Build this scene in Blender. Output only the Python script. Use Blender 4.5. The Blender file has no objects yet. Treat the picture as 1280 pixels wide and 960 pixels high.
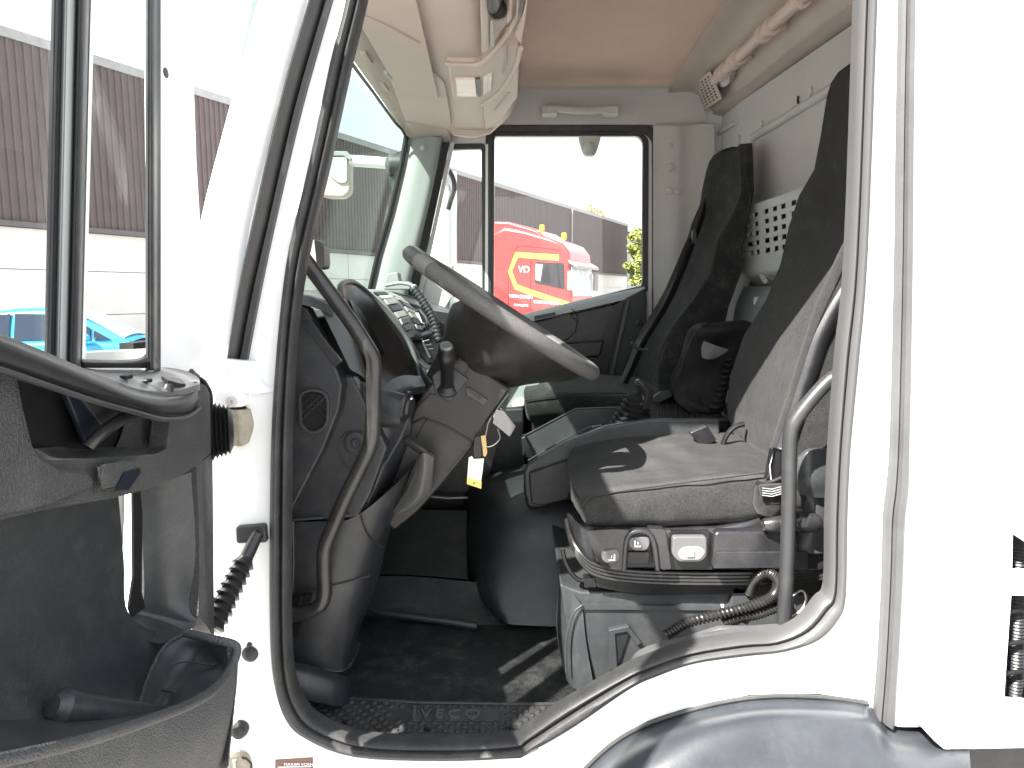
import bpy, bmesh, math, random
from mathutils import Vector, Matrix, Euler
from mathutils.geometry import tessellate_polygon
R = math.radians
random.seed(4)
sc = bpy.context.scene
col = sc.collection
# ------------------------------------------------------------------ camera, sky, sun, exposure
FPX, CAMZ = 870.0, 1.85
cd = bpy.data.cameras.new('camera'); cam = bpy.data.objects.new('camera', cd); col.objects.link(cam)
cd.sensor_width = 36.0; cd.lens = FPX * 36.0 / 1280.0; cd.clip_start = 0.02; cd.clip_end = 3000
cam.location = (0, 0, CAMZ); cam.rotation_euler = (R(90 - 7.33), 0, R(0.66)); sc.camera = cam
CR = cam.rotation_euler.to_matrix(); CO = Vector((0, 0, CAMZ))
SUN = Vector((0.60, 0.64, -1.0)).normalized()          # the way the light travels
w = bpy.data.worlds.new('World'); sc.world = w; w.use_nodes = True
nt = w.node_tree; bg = nt.nodes['Background']
sky = nt.nodes.new('ShaderNodeTexSky'); sky.sky_type = 'NISHITA'; sky.sun_disc = False
el = math.asin(-SUN.z); sky.sun_elevation = el
sky.sun_rotation = math.atan2(-SUN.x, -SUN.y)
sky.air_density = 1.2; sky.dust_density = 3.5; sky.ozone_density = 1.0
tcw = nt.nodes.new('ShaderNodeTexCoord'); cl = nt.nodes.new('ShaderNodeTexNoise'); cl.inputs['Scale'].default_value = 2.2; cl.inputs['Detail'].default_value = 8
nt.links.new(tcw.outputs['Generated'], cl.inputs['Vector'])
cm = nt.nodes.new('ShaderNodeMapRange'); cm.inputs['From Min'].default_value = .30; cm.inputs['From Max'].default_value = .62; cm.inputs['To Min'].default_value = .55; cm.inputs['To Max'].default_value = .92
nt.links.new(cl.outputs['Fac'], cm.inputs['Value'])
cx = nt.nodes.new('ShaderNodeMix'); cx.data_type = 'RGBA'; cx.inputs[7].default_value = (3.6, 3.7, 3.8, 1)     # thin bright cloud over the blue
nt.links.new(cm.outputs[0], cx.inputs['Factor']); nt.links.new(sky.outputs[0], cx.inputs[6]); nt.links.new(cx.outputs[2], bg.inputs[0]); bg.inputs[1].default_value = 0.125
ld = bpy.data.lights.new('sun', 'SUN'); ld.energy = 4.6; ld.angle = R(0.5); ld.color = (1, 0.96, 0.9)
lo = bpy.data.objects.new('sun', ld); col.objects.link(lo); lo.location = (-8, -3, 12)
lo.rotation_euler = SUN.to_track_quat('-Z', 'Y').to_euler()
sc.view_settings.view_transform = 'Standard'; sc.view_settings.look = 'None'
sc.view_settings.exposure = 2.3; sc.view_settings.gamma = 1.0
sc.render.engine = 'CYCLES'
sc.cycles.max_bounces = 10; sc.cycles.diffuse_bounces = 6; sc.cycles.transparent_max_bounces = 16
sc.cycles.use_denoising = True

# ------------------------------------------------------------------ helpers
def ray(u, v):
    return CR @ Vector(((u - 640) / FPX, (480 - v) / FPX, -1))
def P(u, v, y):
    d = ray(u, v); return CO + d * (y / d.y)
def PX(u, v, X):
    d = ray(u, v); return CO + d * (X / d.x)
def PZ(u, v, z):                                        # z relative to the lens height
    d = ray(u, v); return CO + d * (z / d.z)
def V(*a): return Vector(a)
def cr(p0, p1, p2, p3, t):
    return 0.5 * ((2 * p1) + (p2 - p0) * t + (2 * p0 - 5 * p1 + 4 * p2 - p3) * t * t + (3 * p1 - p0 - 3 * p2 + p3) * t ** 3)
def smooth(pts, n=6, closed=False):
    pts = [Vector(p) for p in pts]; m = len(pts); out = []
    for i in range(m if closed else m - 1):
        a = pts[(i - 1) % m] if closed or i > 0 else pts[0] * 2 - pts[1]
        b = pts[i]; c = pts[(i + 1) % m]
        d = pts[(i + 2) % m] if closed or i + 2 < m else pts[-1] * 2 - pts[-2]
        for k in range(n): out.append(cr(a, b, c, d, k / n))
    if not closed: out.append(pts[-1])
    return out
def rnd(poly, r, n=4):                                  # round the corners of a 2-D polygon
    out = []; m = len(poly)
    for i in range(m):
        p = Vector(poly[i][:2]); a = Vector(poly[i - 1][:2]) - p; b = Vector(poly[(i + 1) % m][:2]) - p
        rr = poly[i][2] if len(poly[i]) > 2 else r
        rr = min(rr, a.length * .48, b.length * .48)
        if rr < .01: out.append(p); continue
        s = p + a.normalized() * rr; e = p + b.normalized() * rr
        for k in range(n + 1):
            t = k / n; out.append(s * (1 - t) ** 2 + p * 2 * t * (1 - t) + e * t * t)
    return [(q.x, q.y) for q in out]
class G:
    def __init__(s): s.v = []; s.f = []
    def add(s, vs, fs):
        o = len(s.v); s.v += [Vector(x) for x in vs]; s.f += [tuple(i + o for i in f) for f in fs]; return s
    def box(s, c, d, rot=None):
        c = Vector(c); m = rot if rot else Matrix.Identity(3)
        vs = [c + m @ Vector((sx * d[0] / 2, sy * d[1] / 2, sz * d[2] / 2)) for sx in (-1, 1) for sy in (-1, 1) for sz in (-1, 1)]
        return s.add(vs, [(0, 1, 3, 2), (4, 6, 7, 5), (0, 4, 5, 1), (2, 3, 7, 6), (0, 2, 6, 4), (1, 5, 7, 3)])
    def plate(s, outer, off, holes=()):                 # polygon with holes, extruded by off
        loops = [[Vector(p) for p in outer]] + [[Vector(p) for p in h] for h in holes]
        flat = [p for l in loops for p in l]; n = len(flat); off = Vector(off)
        tri = tessellate_polygon(loops); nf = []
        if not holes:
            o = len(s.v); s.v += flat + [p + off for p in flat]
            s.f.append(tuple(range(o, o + n))); s.f.append(tuple(range(o + 2 * n - 1, o + n - 1, -1)))
        else:
            o = len(s.v); s.v += flat + [p + off for p in flat]
            for t in tri: s.f.append(tuple(o + i for i in t)); s.f.append(tuple(o + n + i for i in reversed(t)))
        k = 0
        for l in loops:
            m = len(l)
            for i in range(m):
                a = k + i; b = k + (i + 1) % m
                s.f.append((o + a, o + b, o + n + b, o + n + a))
            k += m
        return s
    def tube(s, pts, r, n=12, closed=False, cap=True):
        pts = [Vector(p) for p in pts]; m = len(pts); rr = r if hasattr(r, '__len__') else [r] * m
        o = len(s.v); up = None
        for i in range(m):
            if closed: t = pts[(i + 1) % m] - pts[i - 1]
            else: t = pts[min(i + 1, m - 1)] - pts[max(i - 1, 0)]
            t.normalize()
            if up is None: up = t.orthogonal().normalized()
            up = (up - t * up.dot(t))
            if up.length < 1e-6: up = t.orthogonal()
            up.normalize(); sd = t.cross(up)
            for k in range(n):
                a = 2 * math.pi * k / n; s.v.append(pts[i] + (up * math.cos(a) + sd * math.sin(a)) * rr[i])
        for i in range(m if closed else m - 1):
            j = (i + 1) % m
            for k in range(n): s.f.append((o + i * n + k, o + i * n + (k + 1) % n, o + j * n + (k + 1) % n, o + j * n + k))
        if cap and not closed:
            s.f.append(tuple(o + k for k in reversed(range(n)))); s.f.append(tuple(o + (m - 1) * n + k for k in range(n)))
        return s
    def lathe(s, c, axis, prof, n=24, sx=1.0):          # prof: (distance along axis, radius)
        c = Vector(c); ax = Vector(axis).normalized(); u = ax.orthogonal().normalized(); wv = ax.cross(u); o = len(s.v)
        for (h, r) in prof:
            for k in range(n):
                a = 2 * math.pi * k / n; s.v.append(c + ax * h + (u * math.cos(a) * sx + wv * math.sin(a)) * r)
        for i in range(len(prof) - 1):
            for k in range(n): s.f.append((o + i * n + k, o + i * n + (k + 1) % n, o + (i + 1) * n + (k + 1) % n, o + (i + 1) * n + k))
        s.f.append(tuple(o + k for k in reversed(range(n)))); s.f.append(tuple(o + (len(prof) - 1) * n + k for k in range(n)))
        return s
    def patch(s, rows, nu=5, nv=5, off=None):           # rows of control points; off gives it thickness
        g = [smooth(r, nu) for r in rows]; cols = [smooth([g[i][j] for i in range(len(g))], nv) for j in range(len(g[0]))]
        M, N = len(cols), len(cols[0]); o = len(s.v)
        for c in cols: s.v += c
        for i in range(M - 1):
            for j in range(N - 1): s.f.append((o + i * N + j, o + (i + 1) * N + j, o + (i + 1) * N + j + 1, o + i * N + j + 1))
        if off is not None:
            off = Vector(off); o2 = len(s.v)
            for c in cols: s.v += [p + off for p in c]
            for i in range(M - 1):
                for j in range(N - 1): s.f.append((o2 + i * N + j, o2 + i * N + j + 1, o2 + (i + 1) * N + j + 1, o2 + (i + 1) * N + j))
            b = [i * N for i in range(M)] + [(M - 1) * N + j for j in range(1, N)] + [i * N + N - 1 for i in range(M - 2, -1, -1)] + [j for j in range(N - 2, 0, -1)]
            for i in range(len(b)):
                a, c2 = b[i], b[(i + 1) % len(b)]; s.f.append((o + a, o2 + a, o2 + c2, o + c2))
        return s
    def coil(s, pts, rc, rw, turns, n=6, seg=10):       # a spiral cord along a path
        path = smooth(pts, 24); m = len(path); N = turns * seg; out = []; up = None
        for i in range(N + 1):
            f = i / N * (m - 1); k = min(int(f), m - 2); p = path[k].lerp(path[k + 1], f - k)
            t = (path[k + 1] - path[k]).normalized()
            if up is None: up = t.orthogonal().normalized()
            up = (up - t * up.dot(t)).normalized(); sd = t.cross(up); a = 2 * math.pi * turns * i / N
            out.append(p + (up * math.cos(a) + sd * math.sin(a)) * rc)
        return s.tube(out, rw, n)
WL = {}
def link(o, parent):
    col.objects.link(o)
    if parent is not None:
        o.parent = parent; o.location = -WL.get(parent.name, Vector())
    WL[o.name] = Vector()
def mk(name, g, mat, parent=None, bevel=0, seg=2, flat=False, ang=38, label=None, sub=0):
    me = bpy.data.meshes.new(name); me.from_pydata([tuple(p) for p in g.v], [], g.f); me.validate()
    bm = bmesh.new(); bm.from_mesh(me); bmesh.ops.recalc_face_normals(bm, faces=bm.faces); bm.to_mesh(me); bm.free()
    me.materials.append(mat); o = bpy.data.objects.new(name, me); link(o, parent)
    if not flat:
        me.polygons.foreach_set('use_smooth', [True] * len(me.polygons))
        if not bevel and not sub: me.set_sharp_from_angle(angle=R(ang))
    if bevel:
        b = o.modifiers.new('bevel', 'BEVEL'); b.width = bevel; b.segments = seg; b.limit_method = 'ANGLE'; b.angle_limit = R(ang)
        n = o.modifiers.new('wn', 'WEIGHTED_NORMAL'); n.weight = 60
    if sub:
        m = o.modifiers.new('sub', 'SUBSURF'); m.levels = sub; m.render_levels = sub
    if label: o['label'] = label
    return o
def thing(name, label, cat, loc, group=None):
    o = bpy.data.objects.new(name, None); col.objects.link(o); o.location = loc; o.empty_display_size = .1
    o['label'] = label; o['category'] = cat
    if group: o['group'] = group
    WL[o.name] = Vector(loc); return o
def tag(o, label, cat, group=None):
    o['label'] = label; o['category'] = cat
    if group: o['group'] = group
def pl(poly, y, d, holes=(), r=0):                      # plate whose outline is measured at depth y, thickness d along the cab's width
    f = (lambda q: [P(a, b, y) for a, b in (rnd(q, r) if r else [x[:2] for x in q])])
    return G().plate(f(poly), (0, d, 0), [f(h) for h in holes])
def text(name, body, size, mat, parent, loc, rot, depth=.002, sx=1.0, align='LEFT'):
    c = bpy.data.curves.new(name, 'FONT'); c.body = body; c.size = size; c.extrude = depth; c.align_x = align
    c.space_character = sx; c.materials.append(mat)
    t = bpy.data.objects.new(name, c); bpy.context.view_layer.update()
    dg = bpy.context.evaluated_depsgraph_get()
    col.objects.link(t); bpy.context.view_layer.update()
    me = bpy.data.meshes.new_from_object(t.evaluated_get(bpy.context.evaluated_depsgraph_get()))
    bpy.data.objects.remove(t)
    me.transform(Matrix.Translation(Vector(loc)) @ rot.to_4x4()); me.materials.clear(); me.materials.append(mat)
    o = bpy.data.objects.new(name, me); link(o, parent); return o

# ------------------------------------------------------------------ materials
def mat(name, c, rough=.5, metal=0, var=.12, vs=6, bump=0, bs=300, bd=.0006, spec=.36, dust=0, dcol=(.35, .33, .3), coat=0, sheen=0, weave=0, stain=0, grain=0, gs=260):
    m = bpy.data.materials.new(name); m.use_nodes = True; n = m.node_tree; N = n.nodes; L = n.links; b = N['Principled BSDF']
    b.inputs['Roughness'].default_value = rough; b.inputs['Metallic'].default_value = metal
    b.inputs['Specular IOR Level'].default_value = spec; b.inputs['Coat Weight'].default_value = coat
    b.inputs['Sheen Weight'].default_value = sheen; b.inputs['Sheen Roughness'].default_value = .6
    tc = N.new('ShaderNodeTexCoord')
    nz = N.new('ShaderNodeTexNoise'); nz.inputs['Scale'].default_value = vs; nz.inputs['Detail'].default_value = 6; nz.inputs['Roughness'].default_value = .65
    L.new(tc.outputs['Object'], nz.inputs['Vector'])
    mr = N.new('ShaderNodeMapRange'); mr.inputs['From Min'].default_value = .3; mr.inputs['From Max'].default_value = .7
    mr.inputs['To Min'].default_value = 1 - var; mr.inputs['To Max'].default_value = 1 + var; L.new(nz.outputs['Fac'], mr.inputs['Value'])
    mx = N.new('ShaderNodeVectorMath'); mx.operation = 'SCALE'; mx.inputs[0].default_value = c; L.new(mr.outputs[0], mx.inputs['Scale'])
    last = mx.outputs[0]
    rr = N.new('ShaderNodeMapRange'); rr.inputs['To Min'].default_value = max(rough - .1, .02); rr.inputs['To Max'].default_value = min(rough + .12, 1)
    L.new(nz.outputs['Fac'], rr.inputs['Value']); L.new(rr.outputs[0], b.inputs['Roughness'])
    if dust or stain:
        n2 = N.new('ShaderNodeTexNoise'); n2.inputs['Scale'].default_value = 14 if dust else 3; n2.inputs['Detail'].default_value = 10; n2.inputs['Roughness'].default_value = .75
        L.new(tc.outputs['Object'], n2.inputs['Vector'])
        cr_ = N.new('ShaderNodeMapRange'); cr_.inputs['From Min'].default_value = .48; cr_.inputs['From Max'].default_value = .8; cr_.inputs['To Max'].default_value = max(dust, stain)
        L.new(n2.outputs['Fac'], cr_.inputs['Value']); mm = N.new('ShaderNodeMix'); mm.data_type = 'RGBA'
        L.new(cr_.outputs[0], mm.inputs['Factor']); L.new(last, mm.inputs[6]); mm.inputs[7].default_value = (*dcol, 1); last = mm.outputs[2]
    if grain:
        n3 = N.new('ShaderNodeTexNoise'); n3.inputs['Scale'].default_value = gs; n3.inputs['Detail'].default_value = 3; n3.inputs['Roughness'].default_value = .7
        L.new(tc.outputs['Object'], n3.inputs['Vector']); g3 = N.new('ShaderNodeMapRange')
        g3.inputs['From Min'].default_value = .32; g3.inputs['From Max'].default_value = .68; g3.inputs['To Min'].default_value = 1 - grain; g3.inputs['To Max'].default_value = 1 + grain
        L.new(n3.outputs['Fac'], g3.inputs['Value']); s3 = N.new('ShaderNodeVectorMath'); s3.operation = 'SCALE'; L.new(last, s3.inputs[0]); L.new(g3.outputs[0], s3.inputs['Scale']); last = s3.outputs[0]
    L.new(last, b.inputs['Base Color'])
    if bump or weave:
        bp = N.new('ShaderNodeBump'); bp.inputs['Strength'].default_value = bump or weave; bp.inputs['Distance'].default_value = bd
        if weave:
            a = N.new('ShaderNodeTexWave'); a.inputs['Scale'].default_value = bs; a.bands_direction = 'DIAGONAL'; L.new(tc.outputs['Object'], a.inputs['Vector'])
            a.inputs['Distortion'].default_value = 1.5
            q = N.new('ShaderNodeTexNoise'); q.inputs['Scale'].default_value = 18; q.inputs['Detail'].default_value = 3; L.new(tc.outputs['Object'], q.inputs['Vector'])
            ad = N.new('ShaderNodeMath'); ad.operation = 'MULTIPLY_ADD'; L.new(q.outputs['Fac'], ad.inputs[0]); ad.inputs[1].default_value = 7.0; L.new(a.outputs['Fac'], ad.inputs[2])
            L.new(ad.outputs[0], bp.inputs['Height'])
        else:
            a = N.new('ShaderNodeTexNoise'); a.inputs['Scale'].default_value = bs; a.inputs['Detail'].default_value = 2; L.new(tc.outputs['Object'], a.inputs['Vector'])
            L.new(a.outputs['Fac'], bp.inputs['Height'])
        L.new(bp.outputs[0], b.inputs['Normal'])
    return m
def glass(name, tint, refl=.06, rough=0.0, ior=1.5):
    m = bpy.data.materials.new(name); m.use_nodes = True; n = m.node_tree; N = n.nodes; L = n.links
    N.remove(N['Principled BSDF']); t = N.new('ShaderNodeBsdfTransparent'); t.inputs[0].default_value = (*tint, 1)
    g = N.new('ShaderNodeBsdfGlossy'); g.inputs['Roughness'].default_value = rough; lw = N.new('ShaderNodeLayerWeight'); lw.inputs[0].default_value = .5
    pw = N.new('ShaderNodeMath'); pw.operation = 'POWER'; pw.inputs[1].default_value = 4.0; L.new(lw.outputs['Facing'], pw.inputs[0])
    fr = N.new('ShaderNodeMath'); fr.operation = 'MULTIPLY_ADD'; L.new(pw.outputs[0], fr.inputs[0]); fr.inputs[1].default_value = .5; fr.inputs[2].default_value = refl * .5
    mx = N.new('ShaderNodeMixShader'); L.new(fr.outputs[0], mx.inputs[0]); L.new(t.outputs[0], mx.inputs[1]); L.new(g.outputs[0], mx.inputs[2])
    L.new(mx.outputs[0], N['Material Output'].inputs[0]); return m
M = dict(
    white=mat('white_paint', (.80, .81, .81), .3, var=.02, coat=.3, stain=.12, dcol=(.6, .58, .54)),
    dash=mat('dash_plastic', (.017, .018, .021), .40, bump=.5, bs=500, bd=.001, grain=.3, gs=420, dust=.08, var=.12, spec=.5),
    dash2=mat('column_plastic', (.0195, .0185, .018), .36, bump=.3, bs=1100, dust=.08, var=.15),
    black=mat('black_plastic', (.009, .009, .010), .36, bump=.3, bs=900, dust=.03, spec=.45),
    grey=mat('grey_plastic', (.042, .045, .049), .42, bump=.4, bs=500, bd=.001, grain=.2, gs=400, dust=.12, var=.1, spec=.45),
    trim=mat('door_trim_plastic', (.042, .043, .045), .46, bump=1.0, bs=420, bd=.0024, grain=.35, gs=420, dust=.12, var=.08, spec=.45),
    trimsm=mat('door_pocket_plastic', (.026, .029, .031), .40, bump=.3, bs=300, bd=.001, grain=.25, gs=300, dust=.10, var=.12, spec=.5),
    grip=mat('grip_plastic', (.017, .017, .018), .33, bump=.25, bs=700, dust=.05, spec=.5),
    rubber=mat('seal_rubber', (.045, .045, .046), .45, bump=.2, bs=600, dust=.35, dcol=(.16, .155, .15)),
    rubbergrey=mat('weathered_rubber', (.075, .076, .078), .5, bump=.3, bs=500, dust=.25, dcol=(.15, .15, .15), var=.15), sillgrey=mat('sill_plastic', (.075, .077, .08), .45, bump=.3, bs=500, dust=.3, dcol=(.14, .14, .14), var=.15),
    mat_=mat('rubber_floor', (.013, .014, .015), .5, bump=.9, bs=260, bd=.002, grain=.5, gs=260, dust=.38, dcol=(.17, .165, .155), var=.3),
    tunnel=mat('tunnel_vinyl', (.020, .022, .025), .34, spec=.55, bump=.8, bs=400, bd=.0015, grain=.4, gs=350, dust=.07, var=.2),
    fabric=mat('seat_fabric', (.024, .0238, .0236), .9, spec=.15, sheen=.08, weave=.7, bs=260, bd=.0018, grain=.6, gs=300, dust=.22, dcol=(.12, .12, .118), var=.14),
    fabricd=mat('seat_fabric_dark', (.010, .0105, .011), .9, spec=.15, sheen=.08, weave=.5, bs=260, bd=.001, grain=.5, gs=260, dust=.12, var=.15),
    bagm=mat('bag_nylon', (.009, .009, .010), .72, bump=.7, bs=18, bd=.008, spec=.25),
    bagflap=mat('bag_flap', (.10, .097, .094), .8, bump=.3, bs=300),
    head=mat('headliner', (.60, .45, .39), .9, spec=.1, bump=.5, bs=300, bd=.001, grain=.08, gs=250, var=.05),
    lining=mat('grey_lining', (.50, .49, .48), .75, spec=.2, bump=.6, bs=300, bd=.001, grain=.1, gs=250, var=.07, stain=.25, dcol=(.22, .21, .2)),
    beige=mat('beige_plastic', (.55, .445, .405), .55, spec=.3, bump=.25, bs=700, var=.05),
    beiged=mat('beige_dark', (.44, .37, .33), .6, var=.06),
    pink=mat('lamp_lens', (.75, .62, .57), .25, var=.03),
    pillar=mat('pillar_trim', (.27, .295, .29), .6, bump=.4, bs=700, var=.06),
    panelg=mat('perforated_plastic', (.50, .51, .50), .5, var=.05),
    metal=mat('steel', (.45, .45, .44), .3, metal=1, var=.1), chrome=mat('chrome', (.75, .75, .75), .12, metal=1, var=.05),
    brass=mat('brass', (.38, .27, .14), .35, metal=1), bar=mat('coated_bar', (.030, .031, .033), .36, bump=.3, bs=600, dust=.08, var=.1, spec=.5),
    bar2=mat('coated_bar_dark', (.021, .020, .019), .28, bump=.3, bs=600, dust=.08, var=.1, spec=.5),
    dirt=mat('greasy_metal', (.30, .27, .21), .6, bump=.8, bs=60, bd=.003, var=.4, dust=.9, dcol=(.05, .045, .04)),
    wheel=mat('wheel_leather', (.075, .0735, .072), .5, bump=.6, bs=350, bd=.001, grain=.25, gs=350, dust=.12, var=.15),
    toe=mat('toe_mat', (.026, .030, .032), .4, bump=.8, bs=260, bd=.0015, grain=.3, gs=260, dust=.12, spec=.5), ledge=mat('ledge_plastic_lit', (.13, .132, .135), .28, bump=.3, bs=400, bd=.001, spec=.6),
    cov=mat('seat_cover_plastic', (.016, .016, .018), .27, bump=.3, bs=600, dust=.06, var=.1, spec=.6),
    fender=mat('mudguard_plastic', (.036, .040, .046), .32, bump=.2, bs=200, dust=.15, dcol=(.16, .17, .18), var=.25),
    wglass=glass('windscreen_glass', (.74, .80, .77), ior=1.45), dglass=glass('side_glass', (.93, .94, .93), ior=1.35),
    mirror=mat('mirror_glass', (.8, .82, .8), .04, metal=1, var=.02), ccl=mat('yellow_tag', (.75, .60, .16), .5, var=.05),
    tagp=mat('paper_tag', (.78, .76, .66), .6, var=.06), icon=mat('white_print', (.8, .8, .8), .5, var=.02),
    label=mat('brown_sticker', (.16, .09, .075), .5, var=.1), knob=mat('switch_plastic', (.10, .10, .103), .28, var=.1),
    embl=mat('embossed_rubber', (.035, .035, .036), .38, bump=.4, bs=500, dust=.3, dcol=(.2, .19, .18)),
)

def sun_and_weather(m):                                         # rubber pales towards the rear: weathering and sunlight both put into the colour
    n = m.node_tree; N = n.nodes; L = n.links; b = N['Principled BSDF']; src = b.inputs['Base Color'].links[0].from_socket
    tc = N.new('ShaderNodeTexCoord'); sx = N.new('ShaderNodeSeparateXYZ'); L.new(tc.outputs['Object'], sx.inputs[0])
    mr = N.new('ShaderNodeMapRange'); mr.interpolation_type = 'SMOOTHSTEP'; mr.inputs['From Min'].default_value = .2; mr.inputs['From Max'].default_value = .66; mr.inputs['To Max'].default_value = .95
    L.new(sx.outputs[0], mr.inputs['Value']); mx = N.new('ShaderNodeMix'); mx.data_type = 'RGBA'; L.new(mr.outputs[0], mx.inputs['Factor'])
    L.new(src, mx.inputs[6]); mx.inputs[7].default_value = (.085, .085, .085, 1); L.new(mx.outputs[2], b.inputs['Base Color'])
M['seal'] = mat('seal_rubber_sunlit_worn', (.035, .035, .036), .42, bump=.3, bs=400, bd=.001, dust=.3, dcol=(.15, .145, .14), grain=.2); sun_and_weather(M['seal'])

# ------------------------------------------------------------------ setting: ground, warehouse, trees
def ground():
    g = G().add([(-400, -300, 0), (400, -300, 0), (400, 900, 0), (-400, 900, 0)], [(0, 1, 2, 3)])
    o = mk('ground', g, mat('yard_concrete', (.36, .35, .33), .85, var=.12, vs=.7, bump=.4, bs=30, bd=.004, stain=.4, dcol=(.2, .19, .18)), flat=True); o['kind'] = 'structure'
ground()
TD = V(.4246, .9054, 0); TN = V(.9054, -.4246, 0)        # along the warehouse wall, out of it
d0 = ray(0, 37); A0 = CO + d0 * ((8.5 - CAMZ) / d0.z); A0.z = 0
def on_wall(u, v):
    d = ray(u, v); t = (A0 - CO).dot(TN) / d.dot(TN); q = CO + d * t; return (q - A0).dot(TD), q.z
s_end = on_wall(784, 300)[0]; zc = on_wall(0, 274)[1]
print('warehouse', A0, s_end, zc, on_wall(560, 328), on_wall(767, 347))
def warehouse():
    wh = thing('warehouse', 'long warehouse with brown ribbed cladding above a pale concrete base wall', 'warehouse', A0 + TD * 20)
    Wp = lambda s, z, o=0: A0 + TD * s + TN * o + V(0, 0, z)
    L0, L1 = -30, s_end
    mc = mat('brown_cladding', (.125, .10, .099), .5, var=.12, vs=1.2, bump=.1, bs=20, bd=.002)
    mw = mat('pale_concrete', (.74, .72, .69), .8, var=.08, vs=1.5, stain=.35, dcol=(.38, .34, .30)); mf = mat('flashing', (.33, .33, .33), .5)
    base = None; pw = 1.05; n = int((L1 - L0) / pw)
    for i in range(n):
        if base is None:
            g = G(); pr = []
            for k in range(5):
                b = k * .21; pr += [(b, 0), (b + .12, 0), (b + .14, .045), (b + .19, .045)]
            pr.append((pw - .004, 0)); vs = []
            for (a, o) in pr: vs += [V(0, 0, zc) + TD * a + TN * o, V(0, 0, 8.35) + TD * a + TN * o]
            g.add(vs, [(2 * k, 2 * k + 2, 2 * k + 3, 2 * k + 1) for k in range(len(pr) - 1)])
            o = mk('cladding_panel', g, mc, wh, ang=20); base = o
        else: o = base.copy(); col.objects.link(o)
        o.location = A0 + TD * (L1 - (i + 1) * pw) - WL['warehouse']
    mk('core_wall', G().plate([Wp(L0, 0, -.06), Wp(L1, 0, -.06), Wp(L1, 8.4, -.06), Wp(L0, 8.4, -.06)], -TN * 18), mf, wh)
    g = G().plate([Wp(L0, 8.35, .06), Wp(L1 + .1, 8.35, .06), Wp(L1 + .1, 8.6, .06), Wp(L0, 8.6, .06)], -TN * .3)
    mk('roof_flashing', g, mf, wh)
    g = G().plate([Wp(L0, zc - .16, .16), Wp(L1, zc - .16, .16), Wp(L1, zc - .02, .16), Wp(L0, zc - .02, .16)], -TN * .2)
    mk('drip_ledge', g, mat('ledge_brown', (.13, .12, .12), .5), wh)
    b2 = None; s = L0
    rows = [(0.02, 1.25), (1.27, 2.5), (2.52, zc - .18)]
    for (z0, z1) in rows:
        b2 = None
        for i in range(int((L1 - L0) / 6.0)):
            if b2 is None:
                g = G().plate([Vector((0, 0, z0)), TD * 5.96 + V(0, 0, z0), TD * 5.96 + V(0, 0, z1), V(0, 0, z1)], -TN * .05); b2 = o = mk('wall_panel', g, mw, wh, flat=True)
            else: o = b2.copy(); col.objects.link(o)
            o.location = A0 + TD * (L1 - (i + 1) * 6.0) + TN * .03 - WL['warehouse']
    for s in (4, 22, 40):
        mk('downpipe', G().tube([Wp(s, .1, .2), Wp(s, 8.3, .2)], .06, 8), mf, wh)
warehouse()
def tree(x, y, h, rad, label, c, seed, trunk=.18):
    rr = random.Random(seed); t = thing('tree', label, 'tree', (x, y, 0), 'trees behind the warehouse')
    g = G().tube([V(x, y, 0), V(x + .1, y, h * .35), V(x - .1, y + .1, h * .75)], [trunk, trunk * .7, trunk * .3], 8)
    for k in range(7):
        a = rr.uniform(0, 6.28); z = h * rr.uniform(.3, .6)
        g.tube([V(x, y, z), V(x + math.cos(a) * rad * .8, y + math.sin(a) * rad * .8, z + h * .2)], [trunk * .4, trunk * .12], 5)
    mk('trunk', g, mat('bark', (.09, .07, .05), .9, var=.3), t)
    g = G(); clumps = []
    for k in range(26):
        a = rr.uniform(0, 6.28); q = rr.uniform(.2, 1) * rad; z = h * rr.uniform(.38, .93)
        q *= math.sqrt(max(.1, 1 - ((z / h - .6) / .42) ** 2)); clumps.append((V(x + math.cos(a) * q, y + math.sin(a) * q, z), rad * rr.uniform(.25, .45)))
    for (cc, cr2) in clumps:
        for k in range(150):
            d = V(rr.gauss(0, 1), rr.gauss(0, 1), rr.gauss(0, .8)).normalized() * cr2 * rr.uniform(.5, 1.1); p = cc + d
            e1 = V(rr.gauss(0, 1), rr.gauss(0, 1), rr.gauss(0, 1)).normalized(); e2 = e1.orthogonal().normalized(); sz = rr.uniform(.09, .2)
            g.add([p - e1 * sz, p + e2 * sz * .6, p + e1 * sz, p - e2 * sz * .6], [(0, 1, 2, 3)])
    o = mk('crown', g, mat('foliage_' + str(seed), c, .7, var=.45, vs=1.5, spec=.2), t, flat=True)
def at(u, y, z=0):
    q = P(u, 375, y); return q.x, q.y
tree(*at(803, 60), 7.8, 1.35, 'green tree at the end of the warehouse', (.26, .30, .09), 3)
tree(*at(822, 62), 8.6, 2.2, 'broad green tree furthest right past the warehouse end', (.20, .26, .07), 5)
tree(*at(744, 88), 13.2, 2.8, 'yellowing treetop showing above the warehouse roof', (.34, .28, .10), 7)
def far_building():
    x, y = at(800, 95); t = thing('office_block', 'distant grey office block with small dark windows beyond the trees', 'building', (x, y, 0))
    mk('wall', G().box((x, y + 5, 5.1), (18, 10, 10.2)), mat('office_wall', (.13, .14, .15), .7), t)
    mk('roof', G().box((x, y + 5, 10.3), (18.6, 10.6, .3)), mat('office_roof', (.2, .2, .2), .7), t)
    mg = mat('office_glass', (.03, .04, .05), .1)
    for k in range(3):
        for j in range(12): mk('window', G().box((x - 8.2 + j * 1.45, y - .03, 1.9 + k * 3), (.95, .1, 1.3)), mg, t, flat=True)
far_building()

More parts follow.
